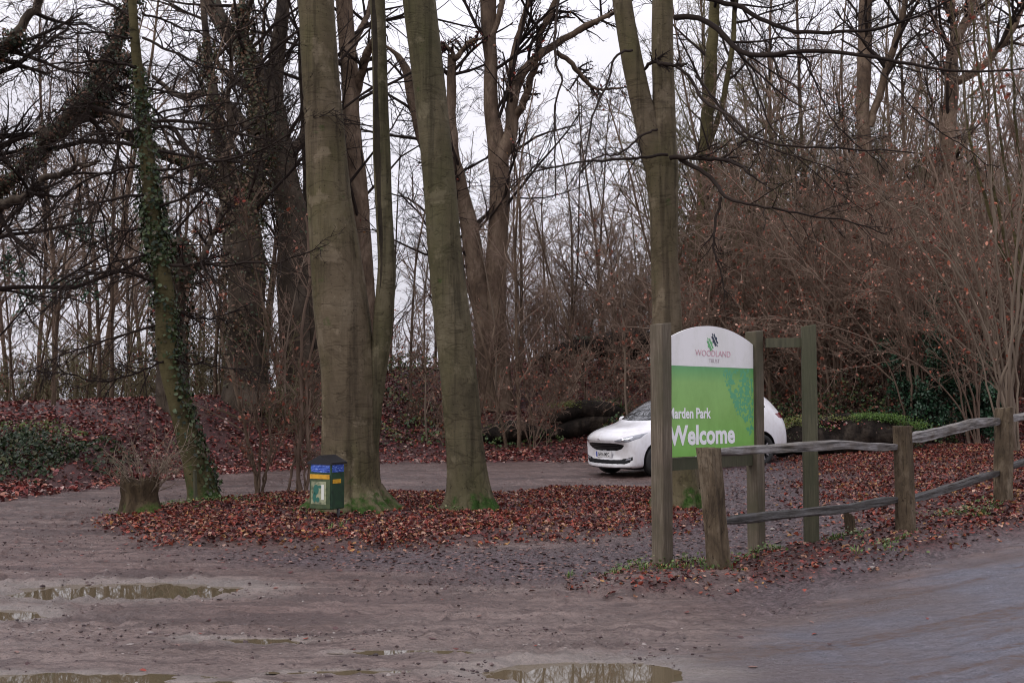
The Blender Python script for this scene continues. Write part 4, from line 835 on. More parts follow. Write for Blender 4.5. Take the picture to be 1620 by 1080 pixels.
# broken stump with sprouting twigs
g0 = gnd(226, 817); b = np.array([g0[0], g0[1], hz(*g0[:2])])
P, R = pxline([(228, 822, 84), (226, 805, 66), (223, 785, 58), (222, 765, 62), (222, 752, 60)], g0[1], 22); P[0, 2] = b[2] - .1
V, q = trunk_arrays(loc(P, b), R, 40, 77, .22, .13); V = V.reshape(-1, 40, 3); th = np.arange(40) * math.tau / 40
V[-4:, :, 2] += (fbm(np.cos(th) * 3 + 4, np.sin(th) * 3 + 4, 3, 3) - .6)[None] * np.array([.1, .2, .28, .34])[:, None]
st = MB(); st.add(V.reshape(-1, 3), q); inner = V[-1] * 1.0; cen = inner.mean(0) - np.array([0, 0, .25])
st.add(np.vstack([inner, cen[None]]), None, [(j, (j + 1) % 40, 40) for j in range(40)])
t = thing('tree_stump', 'short broken stump sprouting a mop of thin pale twigs at the island tip', 'stump', tuple(b)); link('stump', st.mesh('stump', bark('stump_bark', (.065, .046, .028), (.022, .016, .011), (.13, .10, .06), moss=(.04, .06, .015), mosstop=.25, scale=2, cracks=(8, 8, 2), bstr=.9)), t)
r = np.random.default_rng(12); n = 46; a = r.uniform(0, 6.28, n); p0 = np.stack([np.cos(a) * .22, np.sin(a) * .22, r.uniform(.25, .6, n)], -1)
d = norm(np.stack([np.cos(a) * .7, np.sin(a) * .7, r.uniform(.3, 1.6, n)], -1)); Lx = r.uniform(.3, 1.0, n); PP = np.empty((n, 8, 3)); PP[:, 0] = p0
for j in range(1, 8): d = norm(d + r.normal(size=(n, 3)) * .18); PP[:, j] = PP[:, j - 1] + d * (Lx / 7)[:, None]
RR = np.full((n, 1), .007) * (1 - .6 * np.linspace(0, 1, 8)[None]); w = MB(); w.add(*tube(PP, RR, 5)); Pa, Ra = grow(r, PP, RR, 5, .1, 1, .5, 45, 5, .2, 0, .7, .0035); w.add(*tube(Pa, Ra, 3)); Pb, Rb = grow(r, Pa, Ra, 2, .2, 1, .6, 40, 4, .2, 0, .7, .003); w.add(*tube(Pb, Rb, 3))
link('twigs', w.mesh('twigs', M_TWIG3, smooth=False), t)
# thin grey stake by the ivy tree
g0 = gnd(310, 800)
P, R = pxline([(310, 802, 6), (309, 770, 6), (308, 745, 6)], g0[1], 8); w = MB(); w.add(*tube(loc(P, (g0[0], g0[1], g0[2]))[None], R[None], 8))
w.add(np.array([[0, 0, 0]]) + loc(P[-1], g0) + np.array([[-.03, -.03, 0], [.03, -.03, 0], [.03, .03, 0], [-.03, .03, 0], [0, 0, .03]]), [(0, 1, 2, 3)], [(0, 4, 1), (1, 4, 2), (2, 4, 3), (3, 4, 0)])
tag(link('marker_stake', w.mesh('marker_stake', M_SAWNG), loc=tuple(g0)), 'short grey green stake standing against the base of the ivy tree', 'stake')

# ---------------------------------------------------------------- fallen logs
def log(label, ctrls, mt, seed, moss=None, Y=None, base=None, lump=.34, dY=0):
    g0 = gnd(*(base or ctrls[0][0][:2])); Y = Y or g0[1]; b = np.array([g0[0], Y, hz(g0[0], Y)]); w = MB()
    for j, ct in enumerate(ctrls):
        P, R = pxline(ct, Y, 36, dY if j == 0 else 0); P = loc(P, b)
        V, q = tube(P[None], R[None], 20); V = V.reshape(36, 20, 3); c = P[:, None]
        f = 1 + lump * 2 * (fbm(V[..., 0] * 2.2 + seed, V[..., 2] * 3 + V[..., 1] * 2, seed, 4) - .5) + lump * (fbm(V[..., 0] * 9 + seed, V[..., 2] * 9 + V[..., 1] * 5, seed, 3) - .5)
        V = c + (V - c) * f[..., None]; w.add(V.reshape(-1, 3), q)
        w.add(np.vstack([V[0], P[:1]]), None, [(k, 20, (k + 1) % 20) for k in range(20)]); w.add(np.vstack([V[-1], P[-1:]]), None, [(k, (k + 1) % 20, 20) for k in range(20)])
    t = thing('fallen_log', label, 'log', tuple(b)); link('log', w.mesh('log', mt), t)
    if moss:
        r = np.random.default_rng(seed); lm = MB()
        for (px, py, rx, rz_, n, cols, sz) in moss:
            p = at(px, py, Y) - b; q = r.normal(size=(n, 3)) * np.array([rx, .25, rz_]) * .6; C = p + q; add_leaves(lm, r, C, sz, cols, nrm=np.array([0, -.5, 1]), spread=.6, wid=.3)
        link('moss', lm.mesh('moss', M_GREEN, smooth=False), t)
    return t
M_LOG = bark('rotten_dark_log', (.022, .017, .014), (.008, .007, .006), (.07, .055, .042), scale=2, cracks=(2, 9, 9), bstr=1)
M_LOGM = bark('mossy_log', (.05, .04, .028), (.02, .017, .012), (.13, .11, .08), scale=2, cracks=(2, 9, 9), bstr=1)
gl = gnd(1330, 718)
GRN = [(.05, .10, .015), (.075, .14, .02), (.035, .07, .012), (.10, .17, .03)]; YG = [(.10, .11, .02), (.07, .08, .02), (.14, .14, .04)]
log('big rotten dark log with bright green moss on top, lying behind the car', [[(1225, 704, 34), (1270, 694, 52), (1310, 698, 40), (1350, 690, 60), (1395, 690, 50), (1440, 688, 34)], [(1240, 684, 14), (1290, 672, 20), (1345, 660, 14)]], M_LOG, 81,
    [(1382, 660, .42, .07, 5000, GRN, .035), (1352, 664, .2, .07, 1500, GRN, .03), (1412, 664, .25, .09, 1500, GRN, .035), (1445, 672, .3, .09, 900, GRN, .035), (1300, 676, .25, .08, 700, GRN, .035), (1400, 690, .5, .2, 900, [(.05,.06,.02),(.09,.05,.03),(.03,.05,.02)], .06), (1250, 690, .35, .2, 900, [(.06,.07,.03),(.09,.05,.035)], .05), (1420, 690, .35, .2, 900, [(.06,.07,.03),(.09,.05,.035)], .05), (1330, 672, .8, .1, 900, BANK, .06), (1270, 668, .3, .10, 900, YG, .05), (1330, 662, .35, .06, 700, YG, .045), (1232, 672, .25, .12, 700, YG, .05)], base=(1330, 718))
log('dark mossy log on the bank just left of the car', [[(862, 686, 10), (890, 682, 24), (930, 672, 32), (975, 668, 26)], [(870, 664, 14), (915, 650, 26), (950, 648, 30), (985, 655, 16)]], M_LOG, 82, [(905, 640, .5, .07, 900, YG, .05)], base=(920, 690))
log('dark log half buried at the foot of the bank right of the middle beech', [[(752, 690, 24), (790, 684, 34), (830, 682, 28), (862, 688, 12)]], M_LOG, 83, [(800, 676, .5, .08, 300, YG, .05)], base=(800, 700))
log('long dark fallen trunk lying along the skyline of the bank, left of the forked beech', [[(838, 572, 10), (870, 566, 18), (910, 556, 34), (950, 550, 40), (1000, 546, 44), (1060, 540, 40)], [(870, 562, 9), (900, 545, 14), (940, 538, 12), (985, 530, 10)]], M_LOG, 84, [(940, 535, .7, .05, 500, [(.03, .045, .02)], .06)], base=(930, 600), lump=.4)
w = MB(); P, R = pxline([(862, 690, 4), (885, 678, 5), (900, 672, 4)], gnd(870, 695)[1], 10); g0 = gnd(870, 695); w.add(*tube(loc(P, g0)[None], R[None], 8))
tag(link('fallen_branch', w.mesh('fallen_branch', M_TWIG3), loc=tuple(g0)), 'pale stick leaning at the foot of the bank left of the car', 'branch')
# fern-like tuft left of the car, grass tufts at the verge
def blades(name, label, cat, spots, seed, cols, kind='stuff'):
    r = np.random.default_rng(seed); mb = MB()
    for (x, y, n, h, sp) in spots:
        a = r.uniform(0, 6.28, n); q = np.abs(r.normal(0, sp, n)); X = x + np.cos(a) * q; Y = y + np.sin(a) * q; Z = H(X, Y) - .01
        hh = h * r.uniform(.5, 1.2, n); o = np.stack([np.cos(a), np.sin(a)], -1) * (hh * r.uniform(.2, .9, n))[:, None]; ww = h * .035 + .003
        nx_ = np.stack([-np.sin(a), np.cos(a)], -1) * ww
        p = lambda f, z, s: np.concatenate([np.stack([X, Y], -1) + o * f + nx_ * s, (Z + hh * z)[:, None]], -1)
        V = np.stack([p(0, 0, -1), p(0, 0, 1), p(.35, .6, .8), p(.35, .6, -.8), p(1, .85, 0)], 1); i = np.arange(n)[:, None] * 5
        mb.add(V.reshape(-1, 3), i + np.array([[0, 1, 2, 3]]), i + np.array([[3, 2, 4]]), col=np.repeat(palette(r, n, cols), 5, axis=0))
    return tag(link(name, mb.mesh(name, M_GREEN, smooth=False)), label, cat, kind=kind)
r = np.random.default_rng(3); sp = []
for px, py, n in [(1000, 905, 60), (1015, 912, 50), (975, 918, 40), (1090, 905, 40), (1130, 918, 30), (1070, 915, 40), (960, 915, 30), (1200, 880, 40), (1225, 878, 40), (1180, 892, 25), (1350, 862, 50), (1395, 884, 30), (1530, 830, 50), (1560, 815, 50), (1490, 818, 40), (1440, 865, 20), (200, 815, 90), (255, 812, 60), (350, 798, 70), (385, 800, 60), (420, 795, 50), (300, 812, 60), (270, 806, 60), (480, 818, 40), (700, 812, 40), (720, 818, 40), (740, 820, 40), (780, 815, 30), (1050, 905, 30), (440, 812, 30), (520, 845, 30)]:
    g0 = gnd(px, py); 
    for k in range(3): sp.append((g0[0] + r.normal() * .12, g0[1] + r.normal() * .12, n // 2, .07, .07))
blades('grass_tufts', 'small tufts of green grass among the leaves on the verge and island', 'grass', sp, 6, [(.07, .14, .03), (.10, .17, .04), (.05, .09, .02), (.16, .17, .06)])
def weeds(spots, seed):
    r = np.random.default_rng(seed); mb = MB()
    for px, py, n, sz in spots:
        g0 = gnd(px, py); q = r.normal(size=(n, 2)) * sz; x = g0[0] + q[:, 0]; y = g0[1] + q[:, 1]
        add_leaves(mb, r, np.stack([x, y, H(x, y) + r.uniform(.02, .09, n)], -1), .032, [(.06, .10, .025), (.09, .13, .04), (.045, .07, .02), (.17, .17, .08)], nrm=np.array([0, -.3, 1.]), spread=.5, wid=.4)
    return mb
tag(link('weeds', weeds([(1010, 908, 60, .12), (1075, 905, 50, .12), (1125, 912, 60, .12), (1150, 900, 30, .1), (1215, 882, 60, .1), (1350, 864, 50, .08), (1480, 820, 60, .15), (1540, 825, 90, .15), (1560, 808, 50, .1), (280, 806, 160, .2), (330, 800, 120, .2), (205, 812, 80, .15), (240, 810, 40, .1), (420, 800, 60, .2), (715, 818, 60, .1), (1400, 885, 50, .12)], 4).mesh('weeds', M_GREEN, smooth=False)), 'low green weeds sprouting round the posts and tree bases', 'weeds', kind='stuff')
g0 = gnd(955, 668); blades('fern', 'clump of long green hart\'s tongue leaves on the bank beside the car bonnet', 'fern', [(g0[0], g0[1], 150, .75, .18), (g0[0] + .5, g0[1] + .2, 90, .6, .15), (g0[0] - .3, g0[1] - .1, 60, .4, .1)], 8, [(.05, .10, .025), (.08, .13, .03), (.03, .07, .02)], kind=None)['kind'] = 'thing'
# ================================================================== FENCE, SIGN, BIN
def bm_box(bm, x0, x1, y0, y1, z0, z1, bev=.004, seg=2):
    vs = [bm.verts.new(p) for p in ((x0, y0, z0), (x1, y0, z0), (x1, y1, z0), (x0, y1, z0), (x0, y0, z1), (x1, y0, z1), (x1, y1, z1), (x0, y1, z1))]
    fs = [bm.faces.new([vs[i] for i in f]) for f in ((3, 2, 1, 0), (4, 5, 6, 7), (0, 1, 5, 4), (1, 2, 6, 5), (2, 3, 7, 6), (3, 0, 4, 7))]
    if bev: bmesh.ops.bevel(bm, geom=list({e for f in fs for e in f.edges}), offset=bev, segments=seg, affect='EDGES', profile=.6)
def bm_obj(name, bm, m, parent=None, smooth=False, loc_=None):
    bmesh.ops.recalc_face_normals(bm, faces=bm.faces[:])
    me = bpy.data.meshes.new(name); bm.to_mesh(me); bm.free()
    for x in (m if isinstance(m, (list, tuple)) else [m]): me.materials.append(x)
    for p in me.polygons: p.use_smooth = smooth
    return link(name, me, parent, loc_)
def boxo(name, m, parent, x0, x1, y0, y1, z0, z1, bev=.004):
    bm = bmesh.new(); bm_box(bm, x0, x1, y0, y1, z0, z1, bev); return bm_obj(name, bm, m, parent)
def timber(name, m, parent, x0, x1, y0, y1, z0, z1, seed, topcut=.0, rough=.004):
    """sawn post with slightly worn edges, subdivided"""
    nz = max(6, int((z1 - z0) / .05)); w = MB(); s = []
    for (a, b_) in (((x0, y0), (x1, y0)), ((x1, y0), (x1, y1)), ((x1, y1), (x0, y1)), ((x0, y1), (x0, y0))):
        for f in (.05, .35, .65, .95): s.append((a[0] + (b_[0] - a[0]) * f, a[1] + (b_[1] - a[1]) * f))
    s = np.array(s); c = np.array([(x0 + x1) / 2, (y0 + y1) / 2]); n = len(s)
    Z = np.linspace(z0, z1, nz); V = np.empty((nz, n, 3)); 
    f = 1 + rough * 14 * (fbm(s[None, :, 0] * 30 + s[None, :, 1] * 20 + seed, Z[:, None] * 3, seed, 3) - .5)
    V[..., :2] = c + (s - c)[None] * f[..., None]; V[..., 2] = Z[:, None]
    V[-1, :, 2] += topcut * (s[:, 0] - c[0]) ; top = V[-1].copy(); V[-1, :, :2] = c + (V[-1, :, :2] - c) * .97; V[-2, :, 2] = V[-1, :, 2] - .012
    i = np.arange(nz - 1)[:, None] * n; k = np.arange(n)[None]; k2 = (k + 1) % n
    w.add(V.reshape(-1, 3), np.stack([i + k, i + k2, i + n + k2, i + n + k], -1).reshape(-1, 4)); w.add(np.vstack([V[-1], V[-1].mean(0)[None]]), None, [(j, (j + 1) % n, n) for j in range(n)])
    return link(name, w.mesh(name, m, smooth=False), parent)
def split_post(mb_name, parent, base, top, r0, r1, seed, b, cut=.3, m=None):
    base = np.array(base); top = np.array(top); n = 34; s = 22; u = np.linspace(0, 1, n); th = np.arange(s) * math.tau / s
    P = base[None] * (1 - u[:, None]) + top[None] * u[:, None]; R = r0 + (r1 - r0) * u
    q = (np.abs(np.cos(th + seed)) ** 3 + np.abs(np.sin(th + seed)) ** 3) ** (-1 / 3)
    rr = R[:, None] * q[None] * (1 + .34 * (fbm(np.cos(th)[None] * 1.6 + seed, np.sin(th)[None] * 1.6 + u[:, None] * 1.2, seed, 3) - .5) + .30 * (fbm(th[None] * 5 + seed, u[:, None] * .9 + 7, seed + 9, 2) - .5) + .12 * (fbm(th[None] * 4 + seed, u[:, None] * 5, seed + 3, 3) - .5))
    V = P[:, None] + rr[..., None] * np.stack([np.cos(th), np.sin(th), 0 * th], -1)
    V[-1, :, 2] += cut * (V[-1, :, 0] - P[-1, 0]) + .02 * (fbm(th * 2, th * 0 + seed, 2, 2) - .5); V[-2, :, 2] = np.minimum(V[-2, :, 2], V[-1, :, 2] - .01)
    i = np.arange(n - 1)[:, None] * s; k = np.arange(s)[None]; k2 = (k + 1) % s; w = MB()
    w.add(loc(V.reshape(-1, 3), b), np.stack([i + k, i + k2, i + s + k2, i + s + k], -1).reshape(-1, 4)); w.add(loc(np.vstack([V[-1], V[-1].mean(0)[None]]), b), None, [(j, (j + 1) % s, s) for j in range(s)])
    return link(mb_name, w.mesh(mb_name, m or M_POST, smooth=False), parent)
FA = gnd(1142, 913); FB = gnd(1434, 852); FC = gnd(1586, 806); FD = FC + (FC - FB) * 1.0; FD[2] = hz(FD[0], FD[1])
def topat(px, py, Y): return at(px, py, Y)
fence = thing('fence', 'weathered cleft rail fence with rough round posts beside the lane', 'fence', tuple(FA))
b = FA.copy()
split_post('post', fence, FA - [0, 0, .15], topat(1120, 708, FA[1]), 16.5 * FA[1] / FPX, 17.5 * FA[1] / FPX, 1, b, .0)
split_post('post', fence, FB - [0, 0, .15], topat(1427, 674, FB[1]), 15 * FB[1] / FPX, 14 * FB[1] / FPX, 2, b, .0)
split_post('post', fence, FC - [0, 0, .15], topat(1589, 645, FC[1]), 12.5 * FC[1] / FPX, 12.5 * FC[1] / FPX, 3, b, .1)
split_post('post', fence, FD - [0, 0, .15], FD + [0, 0, 1.25], .08, .075, 4, b, .1)
def rail(p0, p1, h0, h1, d0, d1, seed, arc=0., end=.05, m=None):
    """cleft rail: flattish wedge section, tapering at the ends; h height, d depth"""
    p0 = np.array(p0); p1 = np.array(p1); n = 60; s = 20; u = np.linspace(0, 1, n); T = norm(p1 - p0); Sd = norm(np.cross([0, 0, 1.], T)); Up = np.cross(T, Sd)
    r = np.random.default_rng(seed); P = p0[None] * (1 - u[:, None]) + p1[None] * u[:, None]; P[:, 2] += arc * np.sin(math.pi * u) + .05 * (fbm(u * 3.2 + seed, u * 0, seed, 2) - .5)
    tp = np.clip(np.minimum(u, 1 - u) / .10, 0, 1) ** .5 * (1 - end * 8) + end * 8 if end < .12 else 1
    th = np.arange(s) * math.tau / s; c = np.sign(np.cos(th)) * np.abs(np.cos(th)) ** .4; sn = np.sign(np.sin(th)) * np.abs(np.sin(th)) ** .5
    hh = (h0 + (h1 - h0) * u) * .5 * (1 + .30 * (fbm(u * 7 + seed, u * 0 + 2, seed + 1, 3) - .5)) * tp; dd = (d0 + (d1 - d0) * u) * .5 * (1 + .3 * (fbm(u * 6 + seed, u * 0 + 5, seed + 2, 3) - .5)) * tp
    jit = 1 + .22 * (fbm(c[None] * 2 + seed + u[:, None] * 3, sn[None] * 2 + u[:, None] * 11, seed + 4, 3) - .5) + .55 * (fbm(th[None] * 1.9 + seed, u[:, None] * 1.6 + 3, seed + 6, 2) - .5)
    tw = .25 * (fbm(u * 2, u * 0, seed + 8, 2) - .5)[:, None]
    C = c[None] * np.cos(tw) - sn[None] * np.sin(tw) * .5; S_ = sn[None] * np.cos(tw) + c[None] * np.sin(tw)
    V = P[:, None] + (dd[:, None] * C * jit)[..., None] * Sd + (hh[:, None] * S_ * jit)[..., None] * Up
    # local frame along X so the grain follows the rail
    rot = np.array([T, Sd, Up]); Vl = (V - p0).reshape(-1, 3) @ rot.T
    i = np.arange(n - 1)[:, None] * s; k = np.arange(s)[None]; k2 = (k + 1) % s; w = MB()
    w.add(Vl, np.stack([i + k, i + k2, i + s + k2, i + s + k], -1).reshape(-1, 4)); m_ = Vl.reshape(n, s, 3)
    w.add(np.vstack([m_[0], m_[0].mean(0)[None]]), None, [(j, s, (j + 1) % s) for j in range(s)]); w.add(np.vstack([m_[-1], m_[-1].mean(0)[None]]), None, [(j, (j + 1) % s, s) for j in range(s)])
    o = link('rail', w.mesh('rail', m or M_RAIL, smooth=False), fence)
    M = Matrix([[T[0], Sd[0], Up[0], 0], [T[1], Sd[1], Up[1], 0], [T[2], Sd[2], Up[2], 0], [0, 0, 0, 1]]); M.translation = Vector(p0 - b); o.matrix_local = M
    return o
ya, yb, yc = FA[1], FB[1], FC[1]
rail(at(1126, 715, ya), at(1424, 705, yb), .085, .09, .10, .10, 11, .015)
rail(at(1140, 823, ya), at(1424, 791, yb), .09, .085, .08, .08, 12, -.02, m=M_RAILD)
rail(at(1436, 696, yb), at(1583, 668, yc), .11, .10, .10, .09, 13, .03)
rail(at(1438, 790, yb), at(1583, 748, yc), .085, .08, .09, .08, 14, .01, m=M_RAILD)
rail(at(1588, 665, yc), FD + [0, 0, 1.12], .09, .09, .10, .09, 15, .01)
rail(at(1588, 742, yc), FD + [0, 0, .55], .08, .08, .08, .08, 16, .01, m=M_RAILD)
g0 = gnd(1348, 857)
sp_ = thing('short_post', 'short broken stub of a post under the lower fence rail', 'post', tuple(g0))
split_post('post', sp_, g0 - [0, 0, .1], at(1344, 812, g0[1]), .055, .05, 6, g0, -.6)

# ---- welcome sign -------------------------------------------------
SL_ = gnd(1048, 906); SR_ = gnd(1197, 876); dv = SR_[:2] - SL_[:2]; LEN = float(np.linalg.norm(dv)); ang = math.atan2(dv[1], dv[0])
sign = thing('welcome_sign', 'green and white woodland welcome sign between two square timber posts', 'sign', tuple(SL_), ang)
zl = at(1041, 512, SL_[1])[2] - SL_[2]; zr = at(1189, 524, SR_[1])[2] - SL_[2]
timber('post', M_SAWN, sign, -.075, .075, -.075, .075, -.2, zl, 1, .12)
timber('post', M_SAWN, sign, LEN - .07, LEN + .07, -.07, .07, SR_[2] - SL_[2] - .2, zr, 2, .12)
Yp = SL_[1] + .1 * dv[1] / LEN; zb_ = at(1060, 723, Yp)[2] - SL_[2]; zs_ = at(1052, 578, Yp)[2] - SL_[2]; ze_ = at(1052, 535, Yp)[2] - SL_[2]
x0, x1 = .078, LEN - .073; zap = ze_ + .155; pw = x1 - x0
timber('rail', M_SAWNG, sign, x0, x1, -.02, .05, zb_ - .13, zb_ - .012, 3, 0)
def slab(name, pts, y0, y1, m, parent):
    bm = bmesh.new(); f = [bm.verts.new((x, y0, z)) for x, z in pts]; k = [bm.verts.new((x, y1, z)) for x, z in pts]; n = len(pts)
    bm.faces.new(f); bm.faces.new(k[::-1])
    for i in range(n): bm.faces.new((f[i], k[i], k[(i + 1) % n], f[(i + 1) % n]))
    return bm_obj(name, bm, m, parent)
M_WHITE = grimy0('sign_white', (.77, .76, .76), (.62, .62, .58), .35, 1.7)
m, nt_, bb = mat('sign_green'); tcx = N(nt_, 'ShaderNodeTexCoord'); sx = N(nt_, 'ShaderNodeSeparateXYZ'); nt_.links.new(tcx.outputs['Object'], sx.inputs[0])
crx = N(nt_, 'ShaderNodeValToRGB'); fr = N(nt_, 'ShaderNodeMapRange'); nt_.links.new(sx.outputs['Z'], fr.inputs[0]); fr.inputs[1].default_value = zb_; fr.inputs[2].default_value = zs_
nt_.links.new(fr.outputs[0], crx.inputs[0]); el = crx.color_ramp.elements
for p_, c_ in ((0, (.20, .47, .09)), (.5, (.24, .46, .12)), (.82, (.235, .45, .13)), (1, (.11, .35, .13))):
    e = el.new(p_) if p_ not in (0, 1) else el[0 if p_ == 0 else -1]; e.color = (*c_, 1)
gr_, _ = noise_ramp(nt_, 2.2, [(.33, (.78, .80, .72)), (.55, (1, 1, 1))], 9, (1, 1, .5), rough=.75); nt_.links.new(mixc(nt_, 1.0, crx.outputs[0], gr_.outputs[0], 'MULTIPLY'), bb.inputs['Base Color']); bb.inputs['Roughness'].default_value = .35; M_SGREEN = m
panel = slab('panel', [(x0, zb_), (x1, zb_), (x1, zs_), (x0, zs_)], -.035, -.015, M_SGREEN, sign)
arc = [(x0 + pw * u, ze_ - .012 * u + .155 * (1 - (2 * u - 1) ** 2)) for u in np.linspace(0, 1, 25)]
slab('header', [(x1, zs_ + .001), (x0, zs_ + .001)] + arc, -.035, -.015, M_WHITE, sign)
def text(name, body, size, x, z, m, parent, bold=0., sx=1., y=-.0375, align='LEFT', shear=0, rx=math.pi / 2, space=1.0, ext=.0008):
    cu = bpy.data.curves.new(name, 'FONT'); cu.body = body; cu.size = size; cu.offset = bold; cu.extrude = ext; cu.align_x = align; cu.space_character = space; cu.resolution_u = 3
    o = bpy.data.objects.new('tmp', cu); COL.objects.link(o); bpy.context.view_layer.update()
    me = bpy.data.meshes.new_from_object(o.evaluated_get(bpy.context.evaluated_depsgraph_get())); bpy.data.objects.remove(o); bpy.data.curves.remove(cu)
    me.name = name; me.materials.clear(); me.materials.append(m)
    q = link(name, me, parent, (x, y, z)); q.rotation_euler = (rx, 0, 0); q.scale = (sx, 1, 1); return q
M_INK = basic('sign_print_white', (.82, .82, .84), .4); M_GREY = basic('sign_print_grey', (.50, .42, .45), .5); M_PINK = basic('sign_print_pink', (.62, .36, .42), .5)
M_NAVY = basic('sign_print_navy', (.015, .03, .06), .4); M_LG = basic('sign_print_leaf_green', (.13, .40, .16), .4); M_TG = basic('sign_print_tree', (.10, .36, .19), .4)
text('lettering', 'Welcome', .262, x0 + .0, zb_ + .120, M_INK, sign, .0085, 1.04)
text('lettering', 'Marden Park', .142, x0 - .022, zb_ + .375, M_INK, sign, .0040, .93)
text('lettering', 'WOODLAND', .088, x0 + pw * .505, zs_ + .108, M_PINK, sign, -.0004, 1.12, align='CENTER')
text('lettering', 'TRUST', .056, x0 + pw * .515, zs_ + .045, M_GREY, sign, -.0003, 1.1, align='CENTER')
def oakleaf(name, cx, cz, sc_, rot, m):
    pts = []; n = 44
    for i in range(n):
        a = i / n * math.tau; rr = .5 * (1 + .20 * math.cos(8 * a)); x = rr * .62 * math.sin(a); z = rr * math.cos(a) * 1.15
        c, s = math.cos(rot), math.sin(rot); pts.append((cx + sc_ * (x * c - z * s), cz + sc_ * (x * s + z * c)))
    return slab(name, pts[::-1], -.038, -.0352, m, sign)
cx = x0 + pw * .50
oakleaf('emblem', cx + .035, zs_ + .275, .118, math.radians(35), M_NAVY); oakleaf('emblem', cx - .045, zs_ + .225, .118, math.radians(32), M_LG)
for k in (0, 1):
    a = math.radians(35); c0 = (cx + .035, zs_ + .275) if k == 0 else (cx - .045, zs_ + .225)
    dx_, dz_ = -math.sin(a) * .062, math.cos(a) * .062; nx_, nz_ = math.cos(a) * .0035, math.sin(a) * .0035
    slab('emblem_vein', [(c0[0] - dx_ - nx_, c0[1] - dz_ - nz_), (c0[0] - dx_ + nx_, c0[1] - dz_ + nz_), (c0[0] + dx_ + nx_, c0[1] + dz_ + nz_), (c0[0] + dx_ - nx_, c0[1] + dz_ - nz_)], -.0392, -.0381, M_WHITE, sign)
r = np.random.default_rng(9); bm = bmesh.new(); n = 0
while n < 330:
    u = r.uniform(.62, 1); v = r.uniform(.20, 1)
    if fbm(np.array(u * 9), np.array(v * 9), 8, 3) < .34 or u < 1 - .38 * max(0, (v - .2) / .8) ** .6 * (1.0 if v > .45 else .75) - .02: continue
    cxp = x0 + pw * u; czp = zb_ + (zs_ - zb_) * v; a = r.uniform(0, 6.28); L = r.uniform(.014, .03)
    q = [(cxp + L * (math.cos(a) * p - math.sin(a) * w_), czp + L * (math.sin(a) * p + math.cos(a) * w_)) for p, w_ in ((-1, 0), (-.2, -.45), (.5, -.4), (1, 0), (.5, .4), (-.2, .45))]
    if max(p[0] for p in q) > x1 - .004 or max(p[1] for p in q) > zs_ - .003: continue
    bm.faces.new([bm.verts.new((p[0], -.0358 - n * 1.5e-6, p[1])) for p in q]); n += 1
bm_obj('leaf_print', bm, M_TG, sign)
# second frame: post and cross bar behind the right sign post
g3 = gnd(1284, 870); d3 = g3[:2] - SR_[:2]; a3 = math.atan2(d3[1], d3[0]); L3 = float(np.linalg.norm(d3))
gate = thing('timber_frame', 'dark green timber post with a short top bar reaching to the sign', 'post', tuple(g3), a3)
z3 = at(1269, 515, g3[1])[2] - g3[2]; zbar = at(1230, 541, g3[1])[2] - g3[2]
timber('post', M_SAWNG, gate, -.075, .075, -.07, .07, -.2, z3, 5, .15)
timber('top_bar', M_SAWNG, gate, -L3 + .12, -.076, -.03, .03, zbar - .055, zbar + .045, 6)

# ---- dog waste bin ------------------------------------------------
gb = gnd(517, 829); bx = at(503, 804, gb[1]); BZ = bx[2] - gb[2]
bin_ = thing('waste_bin', 'green dog waste bin with blue liner and yellow stickers on a grey pole', 'bin', tuple(gb), math.radians(-28))
def grimy(name, c, d, rough=.45):
    m, nt, b = mat(name); cr, no = noise_ramp(nt, 9, [(.35, d), (.55, c)], 6); nt.links.new(cr.outputs[0], b.inputs['Base Color']); b.inputs['Roughness'].default_value = rough; return m
M_BIN = grimy('bin_green', (.016, .055, .026), (.010, .030, .018)); M_BINL = grimy('bin_front_green', (.06, .085, .035), (.022, .048, .024))
M_BLK = basic('bin_lid_black', (.008, .008, .011), .4); M_YEL = grimy('sticker_yellow', (.62, .33, .02), (.42, .20, .02)); M_BAG = None
M_CREAM = grimy('faded_notice', (.30, .32, .20), (.08, .10, .055)); M_STEEL = basic('galvanised_pole', (.16, .16, .17), .5, .5)
w2, d2, hb = .18, .15, .62
bm = bmesh.new(); bm_box(bm, -w2, w2, -d2, d2, BZ, BZ + hb, .018, 3); body = bm_obj('body', bm, M_BIN, bin_)
boxo('front_plate', M_BINL, bin_, -w2 + .012, w2 - .012, -d2 - .008, -d2 - .001, BZ + .01, BZ + hb - .19, .003)
boxo('notice', M_CREAM, bin_, -w2 + .04, w2 - .075, -d2 - .012, -d2 - .0085, BZ + .07, BZ + .37, .001)
bm = bmesh.new()
for px_, pz_, rw, rh in ((-.06, .26, .045, .07), (-.085, .16, .028, .07), (-.03, .13, .03, .035), (.0, .30, .03, .02)):
    vs = [bm.verts.new((px_ + math.cos(a) * rw, -d2 - .0135, BZ + pz_ + math.sin(a) * rh)) for a in np.linspace(0, math.tau, 12, endpoint=False)]; bm.faces.new(vs)
bm_obj('notice_print', bm, basic('notice_print_green', (.02, .12, .09), .5), bin_)
boxo('notice_print', basic('notice_print_white', (.62, .64, .58), .5), bin_, .028, .072, -d2 - .0145, -d2 - .0125, BZ + .13, BZ + .33, .001)
boxo('sticker', M_YEL, bin_, -w2 + .015, w2 - .02, -d2 - .0135, -d2 - .009, BZ + .405, BZ + .465, .001)
boxo('sticker', M_YEL, bin_, w2 + .001, w2 + .005, -d2 + .03, d2 - .09, BZ + .345, BZ + .40, .001)
